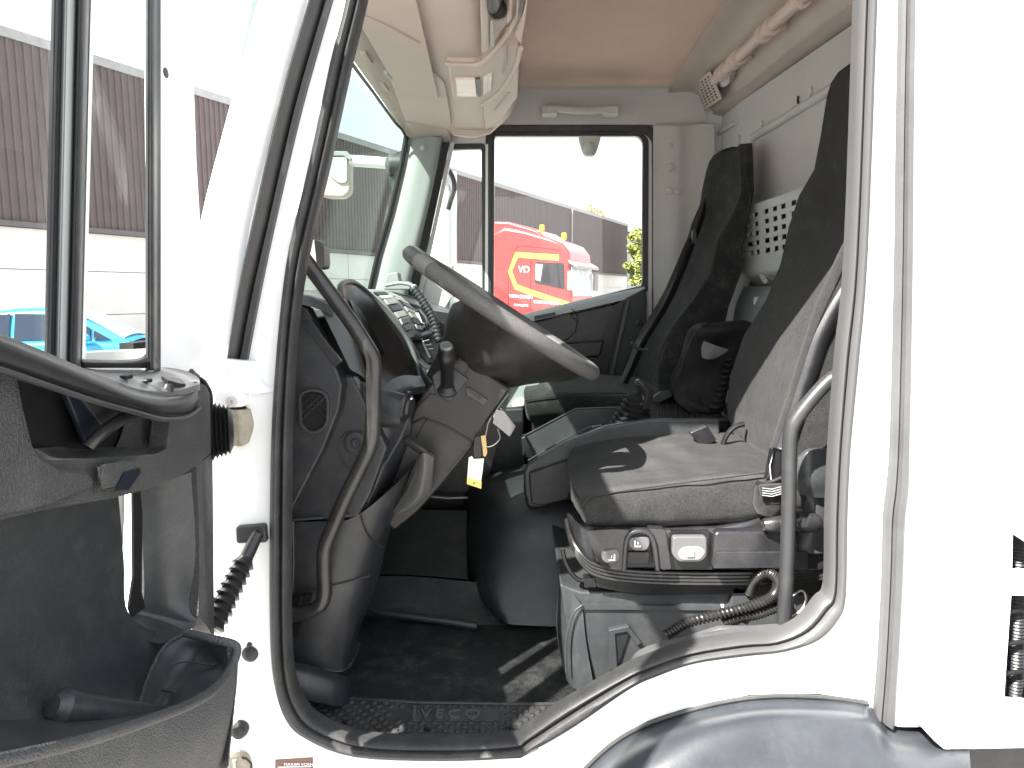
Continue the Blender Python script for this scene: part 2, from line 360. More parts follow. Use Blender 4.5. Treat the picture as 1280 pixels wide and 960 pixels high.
# ------------------------------------------------------------------ blue car
def blue_car():
    th = R(64) ; ex = V(math.sin(R(80)), math.cos(R(80)), 0); ey = V(-ex.y, ex.x, 0)   # nose towards +ex
    c = P(88, 420, 13.2); c.z = 0
    t = thing('parked_car', 'bright blue hatchback parked in front of the warehouse wall', 'car', c)
    W = lambda a, b, z: c + ex * a + ey * b + V(0, 0, z)
    paint = mat('blue_paint', (.03, .30, .50), .25, coat=.6, var=.03); dk = mat('car_glass', (.02, .03, .05), .06, var=.05)
    prof = [(-2.05, .35), (-2.1, .75), (-2.02, .98), (-1.2, 1.02), (.75, 1.0), (1.55, .92), (2.0, .78), (2.12, .6), (2.1, .32)]
    body = G(); n = 7
    rows = [[W(a, bb * .86, z) for bb in (-1, -.97, -.5, .5, .97, 1)] for a, z in prof]
    pts = [W(a, -.87, z) for a, z in prof]; body.plate(pts, ey * 1.74)
    mk('body', body, paint, t, bevel=.09, seg=4)
    gp = [(-2.02, .99, .66), (-1.78, 1.28, .60), (-1.3, 1.50, .56), (-.6, 1.595, .55), (.1, 1.575, .55), (.62, 1.38, .58), (1.28, 1.0, .66)]
    g = G().patch([[W(a, -b - .14 * (z - .9) / .7 - .03, .90), W(a, -b - .02, .98 + (z - .98) * .72), W(a, -b + .1, z - .02), W(a, 0, z + .01), W(a, b - .1, z - .02), W(a, b + .02, .98 + (z - .98) * .72), W(a, b + .14 * (z - .9) / .7 + .03, .90)] for a, z, b in gp], 4, 6)
    mk('roof', g, paint, t, ang=180)
    def side(pp, nm, m, o=.012):
        def yb(z): return -(.70 - (z - .98) / .58 * .15) - o - .01
        f = [W(a, yb(z), z) for a, z in pp]; mk(nm, G().plate(f, ey * .02), m, t, flat=True)
    side([(-1.6, 1.03), (-1.25, 1.45), (-.72, 1.51), (-.72, 1.03)], 'window', dk); side([(-.64, 1.03), (-.64, 1.51), (.2, 1.48), (.62, 1.24), (.62, 1.03)], 'window', dk)
    side([(.68, 1.03), (.68, 1.2), (.98, 1.03)], 'window', dk)
    f = [[W(a, b * k, z + .03 - .05 * b * b) for b in (-1, -.5, 0, .5, 1)] for a, z, k in ((.34, 1.53, .52), (.66, 1.37, .56), (1.16, 1.07, .62))]
    mk('windscreen', G().patch(f, 4, 4), mat('car_windscreen', (.35, .4, .42), .08), t, flat=True)  # pale colour stands for bright reflections in the glass
    mk('door_mirror', G().lathe(W(.62, -.98, 1.08), ex, [(-.1, .02), (-.08, .09), (.02, .11), (.1, .05), (.12, .01)], 12), paint, t)
    for a in (-1.3, 1.35):
        for b in (-.87, .73):
            q = mk('wheel', G().lathe(W(a, b, .31), ey, [(0, .2), (0, .30), (.03, .315), (.12, .315), (.15, .29), (.15, .2)], 24), M['black'], t)
            mk('rim', G().lathe(W(a, b - .01, .31), ey, [(0, .05), (0, .19), (.16, .2)], 12), M['metal'], q)
    for b in (-.62, .62): mk('headlight', G().box(W(2.02, b, .72), (.2, .3, .12)), M['icon'], t, bevel=.03)
    mk('door_seam', G().box(W(-.68, -.875, .7), (.012, .01, .5)), M['black'], t)
blue_car()

# ------------------------------------------------------------------ red truck outside
def red_truck():
    th = R(-22); ex = V(math.cos(th), math.sin(th), 0); ey = V(-ex.y, ex.x, 0)     # nose towards +ex, near side towards -ey
    ex = (ex + V(0, 0, -.055)).normalized()
    c = P(700, 375, 20.3); c.z = 0
    t = thing('red_truck', 'red tractor truck with yellow stripe and white lettering parked by the warehouse', 'truck', c)
    K = .9; W = lambda a, b, z: c + ex * a * .93 + ey * b * K + V(0, 0, z * 1.075)
    red = mat('red_paint', (.52, .035, .035), .28, coat=.6, var=.04); yel = mat('yellow_stripe', (.85, .50, .06), .4, var=.03); dk = mat('truck_glass', (.03, .03, .035), .35, var=.2, spec=.2)
    prof = [(-2.3, .95), (-2.3, 3.28), (-1.9, 3.46), (-1.2, 3.38), (-.35, 3.20), (.05, 3.08), (.28, 2.85), (.30, 2.55), (.36, 1.9), (.42, .6), (-.9, .6), (-1.0, .95)]
    mk('cab', G().plate([W(a, 0, z) for a, z in prof], ey * 2.45 * K), red, t, bevel=.10, seg=4)
    mk('roof_spoiler', G().plate([W(-2.35, .15, 3.2), W(-2.35, .15, 3.62), W(-1.8, .15, 3.62), W(-.9, .15, 3.42), W(-.5, .15, 3.22)], ey * 2.15 * K), red, t, bevel=.06)
    P2 = lambda pp, o, d=.012: G().plate([W(a, -o, z) for a, z in pp], ey * d)
    st = [(-.05, 2.62), (-1.42, 2.66), (-1.62, 2.28), (-1.45, 1.93), (-.95, 1.80), (.33, 1.52), (.33, 1.40), (-1.0, 1.66), (-1.52, 1.80), (-1.77, 2.28), (-1.5, 2.80), (-.05, 2.77)]
    mk('yellow_stripe', P2(st, .006), yel, t)
    mk('door_shut_line', G().tube([W(*q[:1], -.004, q[1]) for q in [(-1.75, 1.2), (-1.75, 2.3), (-1.45, 2.95), (-1.3, 2.98), (.05, 2.9)]], .012, 6), mat('shut_line', (.12, .01, .01), .6), t)
    mk('door_shut_line', G().tube([W(-.98, -.004, .9), W(-.98, -.004, 2.6)], .01, 6), M['black'], t)
    wd = mk('side_window', P2(rnd([(-.82, 2.56), (.12, 2.56), (.16, 1.86), (-.84, 1.98)], .06), .012), dk, t)
    mk('curtain', P2([(-.80, 2.5), (-.58, 2.5), (-.66, 2.05), (-.8, 2.08)], .016, .004), M['tagp'], wd); mk('driver_seat', P2([(-.48, 2.5), (-.4, 2.52), (-.3, 2.0), (-.62, 2.02)], .018, .006), M['black'], wd)
    mk('window_divider', P2([(-.12, 2.55), (-.07, 2.55), (.02, 1.9), (-.03, 1.9)], .02, .01), M['black'], wd)
    fr = lambda z: .295 + (2.55 - z) * .09
    wsg = [W(fr(2.5) + .02, .1, 2.5), W(fr(2.5) + .02, 2.35, 2.5), W(fr(1.7) + .02, 2.35, 1.7), W(fr(1.7) + .02, .1, 1.7)]
    mk('windscreen', G().plate(wsg, ex * .02), mat('truck_windscreen', (.42, .45, .46), .1, var=.35, vs=3), t)
    mk('sun_visor', G().plate([W(.25, -.02, 2.66), W(.55, -.02, 2.52), W(.56, -.02, 2.44), (W(.28, -.02, 2.56))], ey * 2.5 * K), mat('smoke_visor', (.22, .2, .2), .15), t, bevel=.01)
    mk('lower_grille', G().plate([W(.43, .35, 1.45), W(.43, 2.1, 1.45), W(.45, 2.1, .9), W(.45, .35, .9)], ex * .03), M['black'], t)
    for b in (.1, 1.95): mk('headlight', G().box(W(.44, b + .2, .85), (.1, .4, .22)), M['chrome'], t, bevel=.03)
    for a, b in ((-.75, .4), (-.05, .5)):
        bb = mk('beacon', G().lathe(W(a, b, 3.18 + (-.05 - a) * .28), (0, 0, 1), [(0, .07), (.03, .07), (.06, .085), (.2, .075), (.22, .03)], 12), mat('amber_lens', (.8, .35, .04), .3), t)
    for b, s in ((-.28, -1), (2.62, 1)):
        mm = mk('mirror_housing', G().box(W(.42, b, 2.1), (.16, .18, .55)), mat('mirror_grey', (.3, .3, .3), .4), t, bevel=.04)
        mk('mirror_arm', G().tube([W(.25, b - s * .3, 2.5), W(.42, b, 2.42)], .025, 6), M['black'], mm)
    rm = Matrix((ex, V(0, 0, 1), -ey)).transposed()
    text('logo_letters', 'VD', .27, M['icon'], t, W(-1.40, -.014, 2.26), rm, .008)
    text('name_letters', 'VERHOEVEN', .135, M['icon'], t, W(-1.72, -.014, 1.56), rm, .004)
    text('web_letters', 'WWW.VERH', .135, M['icon'], t, W(-.88, -.014, 1.44), rm, .004)
    text('name_letters', 'transport', .12, M['icon'], t, W(-1.55, -.014, 1.34), rm, .004)
    for a in (-.35,):
        for b in (0, 2.15): mk('wheel', G().lathe(W(a, b - .02, .5), ey, [(0, .3), (0, .46), (.04, .5), (.26, .5), (.3, .46), (.3, .3)], 28), M['black'], t)
    for b in (0, 2.15): mk('wheel', G().lathe(W(-3.9, b - .02, .5), ey, [(0, .3), (0, .46), (.04, .5), (.26, .5), (.3, .46), (.3, .3)], 28), M['black'], t)
    mk('chassis', G().box(W(-3.3, 1.22, .8), (3.4, .9, .28), Matrix((ex, ey, V(0, 0, 1))).transposed()), M['black'], t)
red_truck()

# ================================================================== the white truck we look into
T = thing('truck', 'white truck cab with its driver door wide open, seen from outside across both seats', 'truck', (.2, 2.4, 0))
YS, YF = 1.38, 3.38                                     # near body side, far inner wall
def shell():
    outer = [(420, -330), (330, -20), (325, 0), (290, 130), (250, 280), (236, 400), (226, 520), (215, 760), (215, 1040), (660, 1040), (700, 998), (738, 952), (790, 912), (860, 885), (940, 868), (1020, 867), (1085, 876), (1093, 905), (1128, 909), (1170, 909), (1178, 400), (1185, -330)]
    hole = [(478, -150), (444, -20), (415, 100), (392, 200), (370, 320), (360, 400), (350, 520), (349, 640), (350, 780), (352, 850), (362, 890), (386, 915), (446, 937), (552, 941), (642, 937), (666, 927), (716, 898), (782, 853), (818, 836), (866, 820), (928, 811), (976, 805), (1018, 790), (1040, 769), (1049, 744), (1053, 650), (1058, 560), (1067, 456), (1077, 320), (1090, 0), (1094, -150)]
    o = mk('side_panel', G().plate([P(a, b, YS) for a, b in outer], (0, .035, 0), [[P(a, b, YS) for a, b in hole]]), M['white'], T, bevel=.004)
    # reveal: the flange that runs into the cab around the opening
    inner = [P(a, b, YS) for a, b in hole]; g = G(); n = len(inner)
    c = sum(inner, Vector()) / n
    vs = [];
    for p in inner: vs += [p, p + (c - p).normalized() * .010 + V(0, .006, 0), p + (c - p).normalized() * .004 + V(0, .022, 0)]
    g.add(vs, [(3 * i + k, 3 * ((i + 1) % n) + k, 3 * ((i + 1) % n) + k + 1, 3 * i + k + 1) for i in range(n) for k in (0, 1)])
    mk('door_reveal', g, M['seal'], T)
    # the rubber seal round the opening, two lips and a groove
    out = [(462, -160), (433, 0), (413, 80), (388, 200), (362, 310), (350, 400), (341, 520), (338, 640), (338, 780), (343, 850), (358, 898), (384, 922), (444, 944), (552, 949), (642, 945), (671, 934), (721, 905), (786, 860), (820, 844), (867, 828), (930, 819), (980, 813), (1022, 799), (1046, 775), (1056, 745), (1058, 650), (1062, 560), (1072, 456), (1083, 320), (1095, 0), (1100, -160)]
    inn = [(490, -160), (455, 0), (436, 80), (410, 200), (384, 310), (370, 400), (362, 520), (360, 640), (360, 780), (364, 845), (376, 880), (398, 904), (455, 925), (552, 929), (640, 925), (657, 916), (706, 882), (776, 842), (812, 826), (860, 810), (925, 799), (965, 796), (1000, 780), (1024, 752), (1036, 735), (1038, 650), (1042, 560), (1051, 440), (1063, 320), (1075, 0), (1080, -160)]
    O = [P(a, b, YS - .006) for a, b in out]; I = [P(a, b, YS - .006) for a, b in inn]
    sec = [(0, .004), (.04, -.008), (.18, -.016), (.38, -.018), (.52, -.013), (.60, .004), (.66, .004), (.72, -.010), (.84, -.013), (.96, -.008), (1.0, .008), (.93, .035)]
    O2 = smooth(O, 4); I2 = smooth(I, 4); k = len(sec); g = G(); g1 = G()
    split = 4 * 25
    for gg, rng in ((g, range(0, split + 1)), (g1, range(split, len(O2)))):
        rng = list(rng); vs = []
        for i in rng:
            for (t, dy) in sec: vs.append(O2[i].lerp(I2[i], t) + V(0, dy, 0))
        gg.add(vs, [(i * k + j, i * k + j + 1, (i + 1) * k + j + 1, (i + 1) * k + j) for i in range(len(rng) - 1) for j in range(k - 1)])
    s = mk('door_seal', g, M['seal'], T, ang=50); mk('door_seal', g1, M['seal'], T, ang=50, label='paler grey rear half of the door seal')
    mk('torn_lip', G().tube([P(u, v, YS - .02) for u, v in ((553, 944), (600, 948), (650, 946), (672, 935))], .0028, 6), M['black'], s)
    # black weatherstrip down the outside of the windscreen pillar
    e = V(0, -.02, 0)
    L_ = [(405, -60), (389, 0), (352, 130), (320, 270), (300, 365), (287, 445)]; C_ = [(424, -60), (409, 0), (370, 135), (338, 275), (316, 370), (301, 449)]; R_ = [(433, -60), (417, 0), (379, 135), (346, 275), (326, 370), (311, 449)]
    rows = []
    for a, c_, b in zip(L_, C_, R_):
        pa, pc, pb = P(*a, YS), P(*c_, YS), P(*b, YS)
        rows.append([pa + V(0, .01, 0), pa + V(0, -.012, 0), pa.lerp(pc, .35) + V(0, -.03, 0), pa.lerp(pc, .8) + V(0, -.024, 0), pc + V(0, -.006, 0), pc.lerp(pb, .3) + V(0, -.016, 0), pb + V(0, -.014, 0), pb + V(0, .01, 0)])
    g = G(); n = 8
    R2 = list(zip(*[smooth([r[j] for r in rows], 5) for j in range(n)])); vs = [p for r in R2 for p in r]
    g.add(vs, [(i * n + j, i * n + j + 1, (i + 1) * n + j + 1, (i + 1) * n + j) for i in range(len(R2) - 1) for j in range(n - 1)] + [tuple(range((len(R2) - 1) * n, len(R2) * n))])
    mk('pillar_weatherstrip', g, M['grip'], T, ang=50)
    # rounded outside of the windscreen pillar
    mk('pillar_cover', G().patch([[P(u0, v, YS + .03), P(u0 + 6, v, YS - .012), P(u0 + 24, v, YS - .022), P(u0 + 50, v, YS - .012), P(u0 + 66, v, YS + .004)] for u0, v in ((350, -120), (322, 0), (288, 130), (250, 280), (240, 380), (236, 430))], 4, 4, (0, .02, 0)), M['white'], T)
    mk('scuttle_moulding', G().patch([[P(270, 447, YS - .03), P(290, 450, YS - .045), P(312, 452, YS - .03), P(322, 452, YS)], [P(266, 462, YS - .03), P(290, 468, YS - .05), P(315, 474, YS - .03), P(330, 476, YS)], [P(270, 478, YS - .02), P(292, 488, YS - .03), P(322, 492, YS - .01), P(345, 488, YS)]], 5, 5, (0, .02, 0)), M['white'], T)
    # rear seam rubber
    A = [(1122, -60), (1122, 0), (1119, 160), (1117, 320), (1114, 460), (1111, 560), (1107, 610), (1103, 645), (1101, 720), (1096, 820), (1090, 893)]
    B = [(1141, -60), (1140, 0), (1138, 160), (1137, 320), (1135, 460), (1133, 560), (1132, 610), (1128, 645), (1125, 720), (1120, 820), (1114, 907)]
    g = G(); vs = []; A2 = smooth([P(*a, YS) for a in A], 4); B2 = smooth([P(*b, YS) for b in B], 4)
    sc2 = [(0, .002), (.04, -.014), (.25, -.018), (.33, -.008), (.42, -.010), (.5, -.020), (.8, -.022), (.97, -.014), (1, .002)]
    for a, b in zip(A2, B2):
        for t, dy in sc2: vs.append(a.lerp(b, t) + V(0, dy, 0))
    k = len(sc2); g.add(vs, [(i * k + j, i * k + j + 1, (i + 1) * k + j + 1, (i + 1) * k + j) for i in range(len(A2) - 1) for j in range(k - 1)])
    mk('rear_seam_rubber', g, M['rubbergrey'], T, ang=50)
    mk('paint_chip', G().plate([P(*q, YS - .001) for q in ((1073, 519), (1083, 514), (1096, 516), (1098, 522), (1090, 532), (1084, 524), (1074, 526))], (0, .002, 0)), mat('primer_chip', (.55, .48, .42), .8, var=.3, vs=60), T)
    # roof, front, far side, rear skins
    zt = 1.12 + CAMZ
    mk('roof_panel', G().plate([V(-.55, YS + .01, zt), V(1.12, YS + .01, zt), V(1.12, YF + .12, zt), V(-.55, YF + .12, zt)], (0, 0, -.05)), M['white'], T, bevel=.02)
    mk('roof_side', G().plate([P(420, -325, YS + .005), P(1185, -325, YS + .005), V(1.12, YS + .005, zt), V(-.55, YS + .005, zt)], (0, .03, 0)), M['white'], T)
    mk('rear_panel', G().plate([V(1.06, YS + .14, .75), V(1.06, YF + .1, .75), V(1.06, YF + .1, zt), V(1.06, YS + .14, zt)], (.03, 0, 0)), M['white'], T)
    mk('front_panel', G().plate([V(-.95, YS + .04, .6), V(-.95, YF + .1, .6), V(-.84, YF + .1, CAMZ - .13), V(-.84, YS + .04, CAMZ - .13)], (-.03, 0, 0)), M['white'], T)
    mk('front_corner', G().patch([[V(-.80, YS + .04, CAMZ - .13), V(-.68, YS + .01, CAMZ - .13), V(-.6, YS, CAMZ - .13)], [V(-.93, YS + .04, .6), V(-.75, YS + .01, .6), V(-.6, YS, .6)]], 5, 4, (0, .01, 0)), M['white'], T)
    mk('header_panel', G().plate([V(-.55, YS + .03, zt), V(-.55, YF + .1, zt), V(-.56, YF + .1, CAMZ + .78), V(-.56, YS + .03, CAMZ + .78)], (.01, 0, 0)), M['white'], T)
    # far body side round the passenger door
    yy = YF + .03
    fo = [V(-.725, yy, CAMZ - .02), V(-.80, yy, CAMZ - .2), V(-.92, yy, .6), V(1.08, yy, .6), V(1.08, yy, zt), V(-.53, yy, zt), V(-.535, yy, CAMZ + .76), V(-.62, yy, CAMZ + .40)]
    fh = [P(*q, yy) for q in ((549, 178), (606, 166), (800, 163), (816, 172), (820, 200), (818, 470), (812, 560), (560, 640), (520, 560), (528, 330))]
    mk('far_side_panel', G().plate(fo, (0, .03, 0), [fh]), M['white'], T)
shell()
def sill_details():
    t = mk('sticker', pl([(344, 950), (391, 947), (392, 1010), (344, 1012)], YS - .0015, .002), M['label'], T)
    Rt = Matrix(((1, 0, 0), (0, 0, -1), (0, 1, 0)))
    text('sticker_letters', 'MAXAM VORNO', .0095, M['icon'], t, P(355, 957, YS - .003), Rt, .0004)
    for k, (a, b, v) in enumerate(((347, 389, 959), (357, 380, 962.5), (350, 386, 970), (350, 386, 978), (350, 380, 986))):
        mk('sticker_line', pl([(a, v - .5), (b, v - 1.2), (b, v - .2), (a, v + .5)], YS - .003, .001), M['icon'], t, flat=True)
    mk('drain_cap', G().lathe(P(313, 817, YS), (0, -1, 0), [(0, .017), (.004, .017), (.007, .013), (.008, .004)], 20), M['black'], T)
    mk('drain_cap', G().lathe(P(312, 805.5, YS), (0, -1, 0), [(0, .0055), (.004, .005), (.005, .002)], 14), M['black'], T)
    mk('bump_stop', G().lathe(P(302, 909, YS), (0, -1, 0), [(0, .017), (.012, .018), (.022, .014), (.026, .005)], 20), M['black'], T)
    mk('cover_plug', G().lathe(P(284, 767, YS), (0, -1, 0), [(0, .012), (.003, .012), (.005, .007), (.006, .002)], 20), M['lining'], T)
    # hinge bracket, bolt and the greasy hinge block behind it
    h = mk('upper_hinge', pl(rnd([(266, 486), (292, 484), (303, 491), (305, 509), (268, 510)], 5), YS - .03, .04), M['white'], T, bevel=.003)
    mk('hinge_bolt', G().lathe(P(290, 502, YS - .03), (0, -1, 0), [(0, .011), (.004, .0105), (.006, .007), (.006, .004), (.003, .003)], 18), M['lining'], h)
    mk('hinge_gap', pl([(283, 509), (306, 508), (312, 514), (312, 519), (283, 519)], YS - .004, .01), M['black'], h)
    mk('hinge_block', G().patch([[P(282, 512, YS - .012), P(296, 513, YS - .03), P(311, 512, YS - .01)], [P(282, 530, YS - .012), P(297, 531, YS - .038), P(315, 533, YS - .01)], [P(282, 555, YS - .012), P(300, 558, YS - .03), P(309, 554, YS - .01)]], 6, 6, (0, .02, 0)), M['dirt'], h)
    l = mk('lower_hinge', G().patch([[P(276, 950, YS - .02), P(293, 947, YS - .03), P(310, 950, YS - .012), P(315, 962, YS)], [P(276, 990, YS - .02), P(293, 990, YS - .035), P(312, 990, YS - .012), P(316, 990, YS)]], 5, 5, (0, .02, 0)), M['dirt'], T)
    mk('hinge_gap', G().tube([P(a, b, YS - .02) for a, b in ((279, 956), (294, 946), (308, 948), (314, 954), (315, 975))], .0025, 6), M['black'], l)
    mk('hinge_pin', G().tube([P(293, 950, YS - .035), P(296, 1000, YS - .035)], .004, 8), M['metal'], l)
    # corrugated cable gaiter from the door to the pillar
    g = mk('wiring_gaiter', G().lathe(P(262, 539, 1.27), V(1, .42, 0), [(0, .03)] + [(.001 + x * .0036, (.058 - .0012 * x if x % 2 else .050 - .0012 * x)) for x in range(0, 11)] + [(.041, .03), (.043, .01)], 32, 1.0), M['black'], T, ang=25)
    # door check strap under its ribbed sleeve
    a, b = P(322, 668, YS - .02), P(262, 790, YS - .16)
    pr = []; L_ = (b - a).length; n = 9
    pr += [(0, .012), (.02, .0125), (.05, .0135)]
    for k in range(n):
        s0 = .055 + (L_ - .06) * k / n; s1 = .055 + (L_ - .06) * (k + 1) / n
        pr += [(s0, .0145 + k * .0005), (s0 + (s1 - s0) * .8, .0225 + k * .0004), (s1, .0165 + k * .0005)]
    q = mk('check_strap', G().lathe(a, b - a, pr, 18), M['grip'], T, ang=25)
    mk('strap_bracket', pl(rnd([(294, 659), (331, 656), (333, 679), (295, 680)], 4), YS - .014, .02), M['rubber'], q, bevel=.004)
    mk('strap_pin', G().tube([P(322, 664, YS - .02), P(314, 676, YS - .026)], .006, 10), M['black'], q)
    # mudguard under the cab
    arch = [(690, 1015), (735, 957), (788, 915), (860, 888), (940, 872), (1020, 871), (1084, 879), (1120, 912), (1210, 915)]
    rows = []
    for dy, dv in ((.03, -4), (0, 2), (-.03, 12), (-.10, 32), (-.16, 80), (-.17, 160)):
        rows.append([P(u + (30 if u < 700 else 18 if u < 800 else 6) * (dv / 80), v + dv if dv < 60 else max(v + dv, 985), YS + dy) for u, v in arch])
    mk('mudguard', G().patch(rows, 6, 5), M['fender'], T)
    mk('mudguard_flange', G().tube([P(u, v, YS - .004) for u, v in [(x[0], x[1]) for x in smooth([V(a, b, 0) for a, b in arch[:7]], 6)]], .005, 8), M['rubber'], T)
sill_details()
def rear_frame():
    # white body frame at the back right
    h1 = [(1267, 668), (1300, 690), (1300, 712), (1266, 712)]; h2 = [(1265, 745), (1300, 745), (1300, 930), (1275, 902), (1255, 886)]
    y = YS - .02
    mk('body_frame', G().plate([P(*q, y) for q in ((1168, -330), (1330, -330), (1330, 905), (1168, 905))], (0, .008, 0), [[P(*q, y) for q in h1], [P(*q, y) for q in h2]]), M['white'], T, bevel=.003)
    mk('frame_foot', G().plate([P(*q, y - .06) for q in ((1167, 905), (1167, 926), (1181, 938), (1330, 935), (1330, 898), (1240, 892))], (0, .07, 0)), M['white'], T, bevel=.004)
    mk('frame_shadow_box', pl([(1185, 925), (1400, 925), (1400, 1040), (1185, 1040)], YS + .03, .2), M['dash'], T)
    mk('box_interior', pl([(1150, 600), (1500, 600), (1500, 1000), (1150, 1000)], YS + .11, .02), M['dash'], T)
    mk('water_tank', G().box(P(1308, 830, YS + .08), (.07, .04, .14)), M['pillar'], T, bevel=.01)
    mk('red_pipe', G().tube([P(1245, 893, YS + .07), P(1310, 905, YS + .07)], .012, 8), mat('rust_red', (.35, .08, .04), .6), T)
    q = P(1275, 655, YS + .04); e = P(1268, 905, YS + .04); n = 60; pr = []; L_ = (e - q).length
    for i in range(n): pr += [(L_ * i / n, .014), (L_ * (i + .5) / n, .017)]
    c = mk('corrugated_conduit', G().lathe(q, e - q, pr, 14), M['dash'], T, ang=60)
    for v in (765, 805, 842): mk('cable_clip', G().tube([P(1254, v, YS + .015), P(1290, v - 4, YS + .015)], .005, 6), M['black'], c)
    for (u, v, r) in ((1208, 812, .003), (1250, 810, .004), (1248, 809, .002), (1202, 905, .003), (1190, 932, .006), (1247, 922, .008)):
        mk('rivet', G().lathe(P(u, v, y - (.06 if v > 900 else 0)), (0, -1, 0), [(0, r), (.002, r * .8), (.003, r * .2)], 10), M['lining'], T)
rear_frame()

# ------------------------------------------------------------------ cab inside: lining, floor, back wall
def lining():
    # headliner curving into the far valance
    rows = []
    for X in (-.10, .2, .5, .72):
        rows.append([V(X, YS + .05, CAMZ + .97), V(X, 2.2, CAMZ + .985), V(X, 3.0, CAMZ + .97), V(X, 3.22, CAMZ + .955), V(X, 3.29, CAMZ + .93)])
    mk('headliner', G().patch(rows, 6, 4, (0, 0, .03)), M['head'], T)
    mk('headliner_front', G().plate([V(-.55, YS + .05, CAMZ + .975), V(-.10, YS + .05, CAMZ + .975), V(-.10, YF, CAMZ + .975), V(-.55, YF, CAMZ + .975)], (0, 0, .03)), M['head'], T)
    # far valance above passenger door
    A = [P(u, 104, 3.29) for u in (560, 650, 700, 780, 840, 875)]; A2 = [P(u, 112, 3.34) for u in (560, 650, 700, 780, 840, 877)]
    B = [P(u, 135, 3.36) for u in (560, 640, 700, 780, 840, 880)]; C_ = [P(u, 156, YF) for u in (555, 630, 700, 780, 840, 884)]
    mk('far_valance', G().patch([A, A2, B, C_], 5, 4, (0, .02, 0)), M['lining'], T)
    # coving between headliner and back wall, running to the near side
    a = [V(.68, y, CAMZ + z) for y, z in ((3.34, .918), (3.0, .957), (2.2, .972), (1.40, .955))]
    b = [V(.80, y, CAMZ + z) for y, z in ((3.36, .915), (3.0, .93), (2.2, .945), (1.44, .94))]
    c = [V(.90, y, CAMZ + z) for y, z in ((3.38, .84), (3.0, .83), (2.2, .80), (1.44, .74))]
    d = [V(.948, y, CAMZ + z) for y, z in ((3.38, .82), (3.0, .81), (2.2, .775), (1.44, .71))]
    mk('rear_coving', G().patch([a, b, c], 5, 5, (.015, 0, .015)), M['beiged'], T)
    mk('coving_edge', G().patch([c, [p + V(-.006, 0, -.008) for p in c], d], 5, 2, (.01, 0, 0)), M['beiged'], T)
    # back wall with pressed ribs
    wl = G().plate([V(.94, YS + .03, CAMZ - 1.0), V(.94, YF, CAMZ - 1.0), V(.94, YF, CAMZ + .83), V(.94, YS + .03, CAMZ + .72)], (.03, 0, 0))
    wo = mk('back_wall', wl, M['lining'], T)
    def rib(pts, r, nm='pressed_rib'): mk(nm, G().tube([PX(u, v, .936) for u, v in pts], r, 10), M['lining'], wo)
    rib([(941, 172), (975, 152), (1003, 134), (1035, 114), (1070, 92)], .016); rib([(941, 172), (938, 200), (938, 262), (940, 300)], .016)
    rib([(890, 172), (915, 156), (922, 152)], .012); rib([(888, 160), (888, 250), (888, 330)], .014); rib([(923, 170), (926, 250), (927, 320)], .010)
    for (u, v) in ((952, 156), (1013, 114), (905, 160)): mk('trim_clip', G().lathe(PX(u, v, .938), (-1, 0, 0), [(0, .016), (.004, .015), (.006, .006)], 16), M['lining'], wo)
    mk('wall_tear', G().tube([PX(u, v, .935) for u, v in ((998, 120), (997, 125), (998, 129))], .0035, 6), M['black'], wo)
    # far side pillar trim behind the passenger door
    po = mk('far_pillar_trim', G().patch([[P(u, v, y) for u, y in ((817, 3.36), (826, YF - .02), (846, YF - .03), (864, YF - .01), (893, YF - .03))] for v in (155, 220, 300, 400, 520)], 4, 4, (0, .02, 0)), M['lining'], T)
    mk('trim_seam', G().tube([P(820, 156, 3.36), P(850, 156, 3.345), P(880, 153, 3.35)], .004, 6), M['beiged'], po)
    for u, v, r in ((838, 182, .012), (837, 209, .019), (848, 211, .016), (836, 238, .019), (846, 239, .016)):
        mk('screw_cap', G().lathe(P(u, v, 3.345), (0, -1, 0), [(0, r), (.004, r * .95), (.007, r * .5)], 16), M['lining'], po)
    # grab handle over the far door
    gh = mk('roof_grab_handle', G().tube(smooth([P(u, v, 3.26) for u, v in ((684, 135), (700, 136), (720, 138), (745, 138), (762, 136), (772, 136))], 5), [.017] * 3 + [.016] * 20 + [.017] * 3, 12), M['lining'], T)
    for u0, u1 in ((678, 697), (755, 774)): mk('handle_end', pl(rnd([(u0, 131), (u1, 132), (u1, 142), (u0, 142)], 2), 3.25, .08), M['lining'], gh, bevel=.006)
    # speaker grille low in the corner of the headliner
    g0 = PZ(868, 104, .90); g1 = PZ(892, 92, .90); 
    q = [PX(868, 106, .80), PX(889, 89, .775), PX(903, 122, .85), PX(880, 138, .86)]
    sg = G(); u = q[1] - q[0]; vv = q[3] - q[0]; nrm = u.cross(vv).normalized(); nrm = nrm if nrm.z < 0 else -nrm
    holes = []
    f2 = lambda s, t: (q[0] * (1 - s) + q[1] * s) * (1 - t) + (q[3] * (1 - s) + q[2] * s) * t
    for i in range(8):
        for j in range(5): holes.append([f2((j + a) / 5.6 + .06, (i + b) / 9 + .06) for a, b in ((.1, .1), (.75, .1), (.75, .7), (.1, .7))])
    sg.plate([f2(-.02, -.02), f2(1.02, -.02), f2(1.02, 1.02), f2(-.02, 1.02)], nrm * .004, holes)
    o = mk('speaker_grille', sg, M['beige'], T)
    for v in o.data.vertices: v.co += nrm * .003
    mk('grille_backing', G().plate([f2(0, 0), f2(1, 0), f2(1, 1), f2(0, 1)], nrm * .002), M['black'], o)
    mk('bunk_latch', G().tube([PX(871, 133, .87), PX(876, 136, .87)], .014, 8), M['beige'], T)
    # folded rail with clamps along the coving
    pts = [PX(893, 100, .80), PX(912, 82, .80), PX(945, 50, .80), PX(975, 22, .80), PX(1010, -10, .80)]
    rl = mk('roof_rail', G().tube(pts, .021, 14), M['beige'], T)
    ax = (pts[-1] - pts[0]).normalized()
